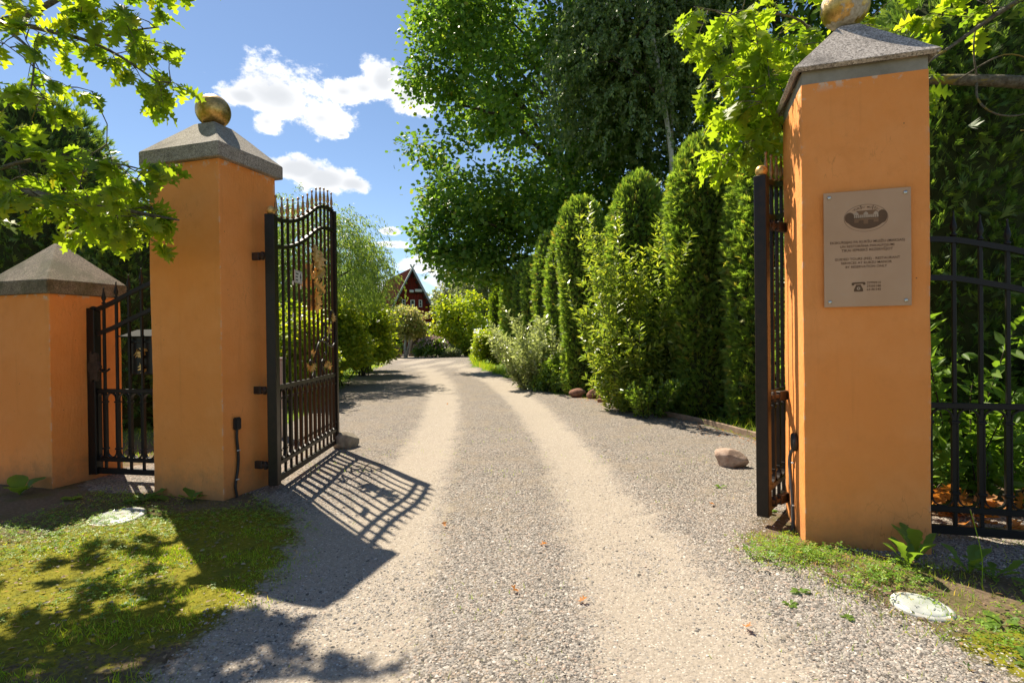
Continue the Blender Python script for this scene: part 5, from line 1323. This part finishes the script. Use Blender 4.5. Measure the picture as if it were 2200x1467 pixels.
# ------------------------------------------------------------------ gravel, grass and weeds
def pebbles():
    r = np.random.default_rng(101); n = 330000
    x = r.uniform(-3.2, 3.2, n); y = 1.62+(r.uniform(0, 1, n)**1.25)*3.6
    g = gravel_mask(x, y)*(1-.93*track_mask(x, y)*smooth01(.80+.5*wob(np.stack([x, y, 0*x], -1), 3)))
    dens = g*np.clip((5.1-y)/2.2, 0, 1)
    q = .5+.5*wob(np.stack([x, y, 0*x], -1), 2.2); dens *= .55+.6*q
    cc = .30*np.exp(-(((x-drive_c(y))+.36)/.10)**2); dens *= 1-1.5*cc
    fr = (np.abs(x) < y*.96+.1); keep = (r.uniform(0, 1, n) < dens) & fr
    x, y = x[keep], y[keep]; n = len(x); z = g_height(x, y)
    s = np.clip(r.lognormal(-5.38, .36, n), .0026, .012)
    k6 = np.arange(6)*math.pi/3
    T = np.vstack([np.stack([np.cos(k6), np.sin(k6), -.45+0*k6], -1), [[.05, .0, .62]]])
    F = np.array([[k, (k+1) % 6, 6] for k in range(6)])
    V = np.repeat(T[None], n, 0)*r.uniform(.7, 1.3, (n, 1, 3))+r.normal(size=(n, 7, 3))*.13
    V *= np.stack([s, s*r.uniform(.6, 1, n), s*r.uniform(.45, .8, n)], -1)[:, None, :]
    a = r.uniform(0, 6.28, n); ca, sa = np.cos(a)[:, None], np.sin(a)[:, None]
    V = np.stack([V[..., 0]*ca-V[..., 1]*sa, V[..., 0]*sa+V[..., 1]*ca, V[..., 2]+V[..., 0]*r.uniform(-.3, .3, (n, 1))], -1)
    V += np.stack([x, y, z+s*.30], -1)[:, None, :]
    Fs = (F[None]+(np.arange(n)*7)[:, None, None]).reshape(-1, 3)
    a_ = Mat('pebble'); gi = a_.n('ShaderNodeNewGeometry')
    a_.col(a_.ramp(gi.outputs['Random Per Island'], [(0, (.075, .068, .06)), (.16, (.17, .154, .137)), (.45, (.285, .258, .228)), (.7, (.36, .328, .288)), (.82, (.35, .265, .21)), (.92, (.42, .38, .33)), (1, (.56, .52, .47))]))
    a_.set(.85, 0, .25)
    tag(obj('gravel', mesh('gravel', V.reshape(-1, 3), Fs, True), a_.m), 'loose grey gravel stones between the wheel tracks', 'gravel', kind='stuff')
    return n
N_PEB = pebbles()
def scatter(r, n, x0, x1, y0, y1, dens):
    x = r.uniform(x0, x1, n); y = r.uniform(y0, y1, n); k = r.uniform(0, 1, n) < dens(x, y); return x[k], y[k]
def grass_patch(name, label, x, y, h, w, seed, mat='grass', lean=.55):
    r = np.random.default_rng(seed); n = len(x); P = np.stack([x, y, g_height(x, y)-.002], -1)
    D = norm(np.stack([r.normal(size=n)*lean, r.normal(size=n)*lean, np.ones(n)], -1)); N_ = r.normal(size=(n, 3)); N_[:, 2] *= .2
    L_ = r.uniform(.5, 1.3, n)*h
    return tag(obj(name, leaves(name, P, D, N_, L_, w*r.uniform(.7, 1.3, n), 'blade' if name != 'moss' else 'kite'), M[mat]), label, 'moss' if name == 'moss' else 'grass', kind='stuff')
def pillar_clear(x, y):
    ok = np.ones_like(x, bool)
    for c, w, d in ((P0c, w0, d0), (P1c, w1, d1), (P2c, w2, d2)):
        lx = (x-c.x)*FX.x+(y-c.y)*FX.y; ly = (x-c.x)*BX.x+(y-c.y)*BX.y
        ok &= ~((np.abs(lx) < w/2+.01) & (np.abs(ly) < d/2+.01))
    return ok
rg = np.random.default_rng(111)
def dens_l(x, y):
    m = 1-gravel_mask(x, y); tuft = .5+.5*wob(np.stack([x, y, 0*x], -1), 3.5); fine = .5+.5*wob(np.stack([x+5, y, 0*x], -1), 12)
    return m*np.clip(tuft*fine*2.2-.85+.60*smooth01((2.35-y)/.5), 0, 1)*pillar_clear(x, y)
x, y = scatter(rg, 90000, -3.6, -1.0, 1.65, 4.6, dens_l)
grass_patch('grass', 'short tufted grass growing in the moss before the side gate', x, y, np.interp(y, [1.7, 2.4, 3.5], [.055, .028, .022]), .0032, 1)
def dens_m(x, y): return np.clip(1.2-gravel_mask(x, y)*1.3, 0, 1)*pillar_clear(x, y)*(.35+.65*(.5+.5*wob(np.stack([x, y, 0*x], -1), 7)))
x, y = scatter(rg, 26000, -3.3, -1.0, 1.7, 4.2, dens_m)
grass_patch('moss', 'cushions of yellow green moss before the side gate', x, y, .011, .0034, 11, 'moss', .8)
def dens_r(x, y): 
    tuft = .5+.5*wob(np.stack([x, y, 0*x], -1), 4); return pillar_clear(x, y)*np.clip(1.25-gravel_mask(x, y), 0, 1)*np.clip(tuft*1.6-.35, 0, 1)*(.45+.45*smooth01((x-1.55)/.3)*smooth01((2.4-y)/.4))*(x > 1.35)
x, y = scatter(rg, 26000, 1.1, 3.2, 1.6, 3.4, dens_r)
grass_patch('grass', 'thin grass among the weeds before the notice pillar', x, y, .035, .003, 2)
def dens_c(x, y):
    tuft = .5+.5*wob(np.stack([x, y, 0*x], -1), 6); return .13*gravel_mask(x, y)*np.clip(tuft*2-1.05, 0, 1)*(1-.8*track_mask(x, y))
x, y = scatter(rg, 60000, -2.6, 2.2, 1.7, 7.5, dens_c)
grass_patch('grass', 'sparse grass sprouts coming up through the gravel', x, y, .028, .0028, 3)
def dens_h(x, y):
    r_ = np.interp(y, RX[:, 0], RX[:, 1]); d = x-r_
    return ((d > .03) & (d < .6))*np.clip(1.1-d*1.2, .1, 1)*np.where((y > 7.7) & (y < 10.4), .25, 1.0)
x, y = scatter(rg, 62000, -3.5, 4.0, 5.2, 34, dens_h)
grass_patch('grass', 'bright green grass strip along the foot of the thuja hedge', x, y, np.interp(y, [5, 8, 12, 30], [.20, .14, .22, .30]), np.interp(y, [5, 12, 30], [.005, .008, .018]), 4)
def dens_w(x, y):
    l = np.interp(y, LX[:, 0], LX[:, 1]); d = l-x
    return ((d > -.1) & (d < 1.6))*np.clip(.9-d*.4, .1, 1)
x, y = scatter(rg, 12000, -10, -2, 6.5, 36, dens_w)
grass_patch('grass', 'grass verge under the bushes along the drive', x, y, np.interp(y, [5, 12, 30], [.10, .14, .2]), np.interp(y, [5, 12, 30], [.005, .009, .02]), 5)
x, y = scatter(rg, 8000, -9, -3.0, 5.5, 12, lambda x, y: np.ones_like(x)*.9*pillar_clear(x, y)*(1-gravel_mask(x, y)))
grass_patch('grass', 'lit lawn seen through the side gate', x, y, .06, .006, 6)
def clover(name, label, x, y, h, s, seed):
    r = np.random.default_rng(seed); n = len(x); P = np.stack([x, y, g_height(x, y)+r.uniform(.2, 1, n)*h], -1)
    N_ = norm(np.stack([r.normal(size=n)*.35, r.normal(size=n)*.35, np.ones(n)], -1)); a = r.uniform(0, 6.28, n); D = np.stack([np.cos(a), np.sin(a), 0*a], -1)
    D = norm(D-N_*np.sum(D*N_, 1, keepdims=True)); sz = r.uniform(.6, 1.25, n)*s
    return tag(obj(name, leaves(name, P, D, N_, sz, sz, 'clover'), M['clover']), label, 'clover', kind='stuff')
def dens_k(x, y):
    d = np.maximum(np.exp(-(((x-1.50)/.26)**2+((y-3.0)/.26)**2)), np.maximum(.9*np.exp(-(((x-1.74)/.28)**2+((y-2.66)/.16)**2)), .75*np.exp(-(((x-2.15)/.38)**2+((y-2.50)/.17)**2)))); d = np.maximum(d, .62*np.exp(-(((x-1.95)/.32)**2+((y-2.02)/.22)**2)))
    t = .5+.5*wob(np.stack([x, y, 0*x], -1), 9); return np.clip(d*1.3-.15, 0, 1)*np.clip(t*1.6-.2, 0, 1)*pillar_clear(x, y)
x, y = scatter(rg, 30000, 1.0, 2.9, 1.7, 3.7, dens_k)
clover('clover', 'dense green clover at the foot of the notice pillar', x, y, .06, .024, 7)
x, y = scatter(rg, 18000, 1.0, 2.9, 1.7, 3.7, dens_k)
grass_patch('dry_stems', 'tangled dry stems among the clover', x[::2], y[::2], .055, .0024, 8, 'straw', 1.4)
def dens_k2(x, y):
    t = .5+.5*wob(np.stack([x+3, y, 0*x], -1), 3.2); return np.clip(t*2.2-.95+.3*smooth01((y-3.1)/.6), 0, 1)*(1-gravel_mask(x, y))*pillar_clear(x, y)*.6
x, y = scatter(rg, 30000, -3.4, -1.1, 1.7, 4.4, dens_k2)
clover('clover', 'low clover and weeds in the mossy grass', x, y, .025, .019, 9)
x, y = scatter(rg, 1500, -3.2, -1.0, 1.7, 4.2, lambda x, y: .45*(1-gravel_mask(x, y))*pillar_clear(x, y))
grass_patch('dry_stems', 'pale dry bits lying in the mossy grass', x, y, .03, .004, 10, 'straw', 2.5)

def small_litter():
    r = np.random.default_rng(140); n = 1100
    x = r.uniform(-3.2, -1.0, n); y = r.uniform(1.7, 4.2, n); k = (gravel_mask(x, y) < .7) & pillar_clear(x, y); x, y = x[k], y[k]; n = len(x)
    P = np.stack([x, y, g_height(x, y)+r.uniform(.004, .014, n)], -1); a = r.uniform(0, 6.28, n); sz = r.uniform(.010, .032, n)
    N_ = norm(np.stack([r.normal(size=n)*.35, r.normal(size=n)*.35, np.ones(n)], -1))
    tag(obj('leaf_litter', leaves('small_leaves', P, np.stack([np.cos(a), np.sin(a), 0*a+.1], -1), N_, sz, sz*.55, 'oval'), M['litter']), 'small fallen leaves scattered over the moss', 'leaves', kind='stuff')
    n = 700; x = r.uniform(1.2, 2.8, n); y = r.uniform(1.7, 3.3, n); k = (gravel_mask(x, y) < .85) & pillar_clear(x, y); x, y = x[k], y[k]; n = len(x)
    P = np.stack([x, y, g_height(x, y)+r.uniform(.003, .012, n)], -1); a = r.uniform(0, 6.28, n); sz = r.uniform(.010, .030, n)
    N_ = norm(np.stack([r.normal(size=n)*.4, r.normal(size=n)*.4, np.ones(n)], -1))
    tag(obj('leaf_litter', leaves('small_leaves', P, np.stack([np.cos(a), np.sin(a), 0*a+.1], -1), N_, sz, sz*.5, 'oval'), M['litter']), 'small dry leaves among the weeds by the notice pillar', 'leaves', kind='stuff')
small_litter()
def rosette(name, x, y, n, L_, label, seed, upright=.9, mat='weed', wid=.26, group='weeds along the drive', shape_half=None, cat='weed'):
    r = np.random.default_rng(seed); t = tag(empty(name, (x, y, gz(x, y))), label, cat, group)
    half = shape_half or [(.02, 0), (.03, .15), (.12, .3), (.2, .45), (.26, .6), (.25, .75), (.17, .9), (.0, 1.0)]
    for i in range(n):
        V, F = oak_leaf_arrays(half, 1.0, .25, r.uniform(.1, .5), wid/.26, .3, r.uniform(0, 6))
        me = mesh('leaf', V, F, True); a = 2*math.pi*i/n+r.uniform(-.4, .4); up = upright*r.uniform(.55, 1.1)
        y_ = Vector((math.cos(a), math.sin(a), up)).normalized(); z_ = Vector((-math.cos(a)*up, -math.sin(a)*up, 1)).normalized(); x_ = y_.cross(z_)
        mt = Matrix((x_, y_, z_)).transposed().to_4x4()@Matrix.Scale(L_*r.uniform(.65, 1.15), 4)
        o_ = obj('leaf', me, M[mat], t); o_.matrix_local = mt
    return t
DAND = [(.02, 0), (.03, .12), (.07, .2), (.04, .24), (.11, .34), (.07, .38), (.15, .5), (.11, .54), (.2, .66), (.17, .7), (.2, .8), (.13, .92), (0, 1)]
rosette('dandelion', 1.985, 2.80, 7, .19, 'large dandelion rosette leaning on the notice pillar', 1, 2.6, shape_half=DAND, wid=.19, mat='weed')
rosette('dandelion', 2.24, 2.74, 6, .19, 'large dandelion rosette at the pillar corner by the fence', 2, 2.0, shape_half=DAND, wid=.19, mat='weed')
rosette('dandelion', 2.42, 2.52, 5, .13, 'small dandelion in the pillar shadow before the fence', 3, .9, shape_half=DAND)
rosette('dandelion', 2.10, 2.90, 5, .22, 'tall upright dandelion leaves against the pillar corner', 7, 3.2, shape_half=DAND, wid=.18)
rosette('dandelion', 2.33, 2.70, 6, .15, 'dandelion with reddish leaf in the pillar shadow', 8, 1.0, shape_half=DAND, wid=.2)
rosette('broad_leaf_weed', -2.42, 4.19, 5, .13, 'broad leaved weed against the foot of the tall ball pillar', 4, 1.5)
rosette('broad_leaf_weed', -3.93, 4.42, 5, .17, 'broad leaved plant before the short pillar at the picture edge', 5, 1.9, wid=.36)
rosette('thistle', -2.80, 4.22, 9, .16, 'dark prickly thistle between the ball pillar and the ground light', 6, .45, shape_half=DAND)
for i, (x_, y_, n_, l_, lab) in enumerate(((1.32, 2.57, 6, .045, 'pale rosette weed in gravel left of the clover patch'), (1.22, 2.46, 6, .036, 'small flat weed in gravel nearest the right wheel track'), (1.63, 4.40, 4, .06, 'bright sprout in gravel before the pinkish stone'), (1.40, 2.34, 6, .032, 'tiny weed in gravel before the white ground light'), (2.0, 2.28, 5, .08, 'leafy weed beside the white ground light'), (1.85, 1.98, 6, .08, 'leafy weed at the lower picture corner'), (2.15, 2.15, 6, .09, 'leafy weed at the picture edge by the ground light'), (-2.1, 2.9, 6, .045, 'flat weed in the sunny moss'), (-1.75, 2.55, 5, .05, 'upright weed in the shady moss'), (-2.9, 3.5, 6, .06, 'broad weed near the ground light in the moss'), (1.72, 3.78, 4, .09, 'weed growing under the edge-on gate leaf'))):
    rosette('weed', x_, y_, n_, l_, lab, 30+i, .7)
rosette('young_tree_seedling', -3.35, 4.22, 4, .07, 'yellow maple seedling before the short pillar', 45, .8, 'clover', .5)
def stalk(x, y, h, label, seed):
    r = np.random.default_rng(seed); t = tag(empty('grass_stalk', (x, y, gz(x, y))), label, 'weed')
    pts = [(0, 0, 0), (.01, .01, h*.4), (-.01, .02, h*.75), (-.035, .02, h)]
    obj('stem', tubes_me('stem', [(spline(pts, 4), .0022, 5)]), M['grass'], t)
    P = np.array([(-.012-.02*k/8, .02, h*(.8+.2*k/8)) for k in range(9)]); D = norm(np.array([0, 0, 1])+r.normal(size=(9, 3))*.5)
    k = obj('seed_head', leaves('seed_head', P, D, r.normal(size=(9, 3)), .018, .006, 'kite'), M['straw'], t); k['kind'] = 'stuff'
stalk(2.17, 2.58, .36, 'thin grass stalk standing before the fence panel', 1)
# fallen leaves
def fallen(x, y, s, label, seed, mat='dry_leaf'):
    r = np.random.default_rng(seed); me = oak_leaf_me('fallen_leaf', size=s, fold=.5, droop=-.3, wave=.5, ph=seed)
    tag(obj('fallen_leaf', me, M[mat], None, (x, y, gz(x, y)+.012), (r.uniform(-.3, .3), r.uniform(-.3, .3), r.uniform(0, 6.28))), label, 'leaf', 'fallen leaves on the drive')
for i, (x_, y_, lab) in enumerate(((-.44, 3.55, 'curled brown leaf at the tip of the gate shadow'), (.02, 2.60, 'dry leaf on the middle gravel strip near the front'), (.28, 2.52, 'brown leaf scrap right of the gravel middle'), (.14, 3.2, 'dark dry leaf in the middle of the gravel'), (-1.18, 10.0, 'small dead leaf far along the left wheel track'), (.95, 2.3, 'brown leaf scrap on the right wheel track'), (1.42, 3.95, 'reddish bark scrap near the edge-on gate'))):
    fallen(x_, y_, .055, lab, i)
def leaf_heap():
    r = np.random.default_rng(131); n = 130
    x = 2.95+r.normal(size=n)*.38; y = 3.72+r.normal(size=n)*.16; z = g_height(x, y)+r.uniform(.0, 1, n)**2*.16*np.exp(-((x-2.75)/.35)**2)+.012
    P = np.stack([x, y, z], -1); a = r.uniform(0, 6.28, n); D = np.stack([np.cos(a), np.sin(a), r.normal(size=n)*.5], -1); N_ = norm(np.stack([r.normal(size=n)*.6, r.normal(size=n)*.6, np.ones(n)], -1))
    s = r.uniform(.10, .17, n)
    tag(obj('dead_leaves', leaves('dead_leaves', P, D, N_, s, s, oak_leaf_arrays(HALF_LITE, 1.0, .45, -.25)), M['dry_leaf']), 'heap of orange dead oak leaves behind the fence bars', 'leaves', kind='stuff')
leaf_heap()
def hedge_litter():
    r = np.random.default_rng(132); n = 420
    x = r.uniform(1.2, 3.0, n); y = r.uniform(6.0, 11.0, n); rr = np.interp(y, RX[:, 0], RX[:, 1]); x = rr-np.abs(r.normal(size=n))*.25+.1
    P = np.stack([x, y, g_height(x, y)+.008], -1); a = r.uniform(0, 6.28, n)
    s = r.uniform(.015, .035, n)
    tag(obj('leaf_litter', leaves('leaf_litter', P, np.stack([np.cos(a), np.sin(a), 0*a+.1], -1), norm(np.stack([r.normal(size=n)*.4, r.normal(size=n)*.4, np.ones(n)], -1)), s, s*.5, 'kite'), M['dry_leaf']), 'brown leaf litter along the hedge edge of the gravel', 'leaves', kind='stuff')
hedge_litter()
tri = 0
for o_ in bpy.data.objects:
    if o_.type == 'MESH': tri += sum(len(p.vertices)-2 for p in o_.data.polygons) if len(o_.data.polygons) < 2000 else len(o_.data.polygons)*(len(o_.data.loops)/len(o_.data.polygons)-2)
print('TRIS', int(tri), 'PEB', N_PEB, 'OBJ', len(bpy.data.objects))
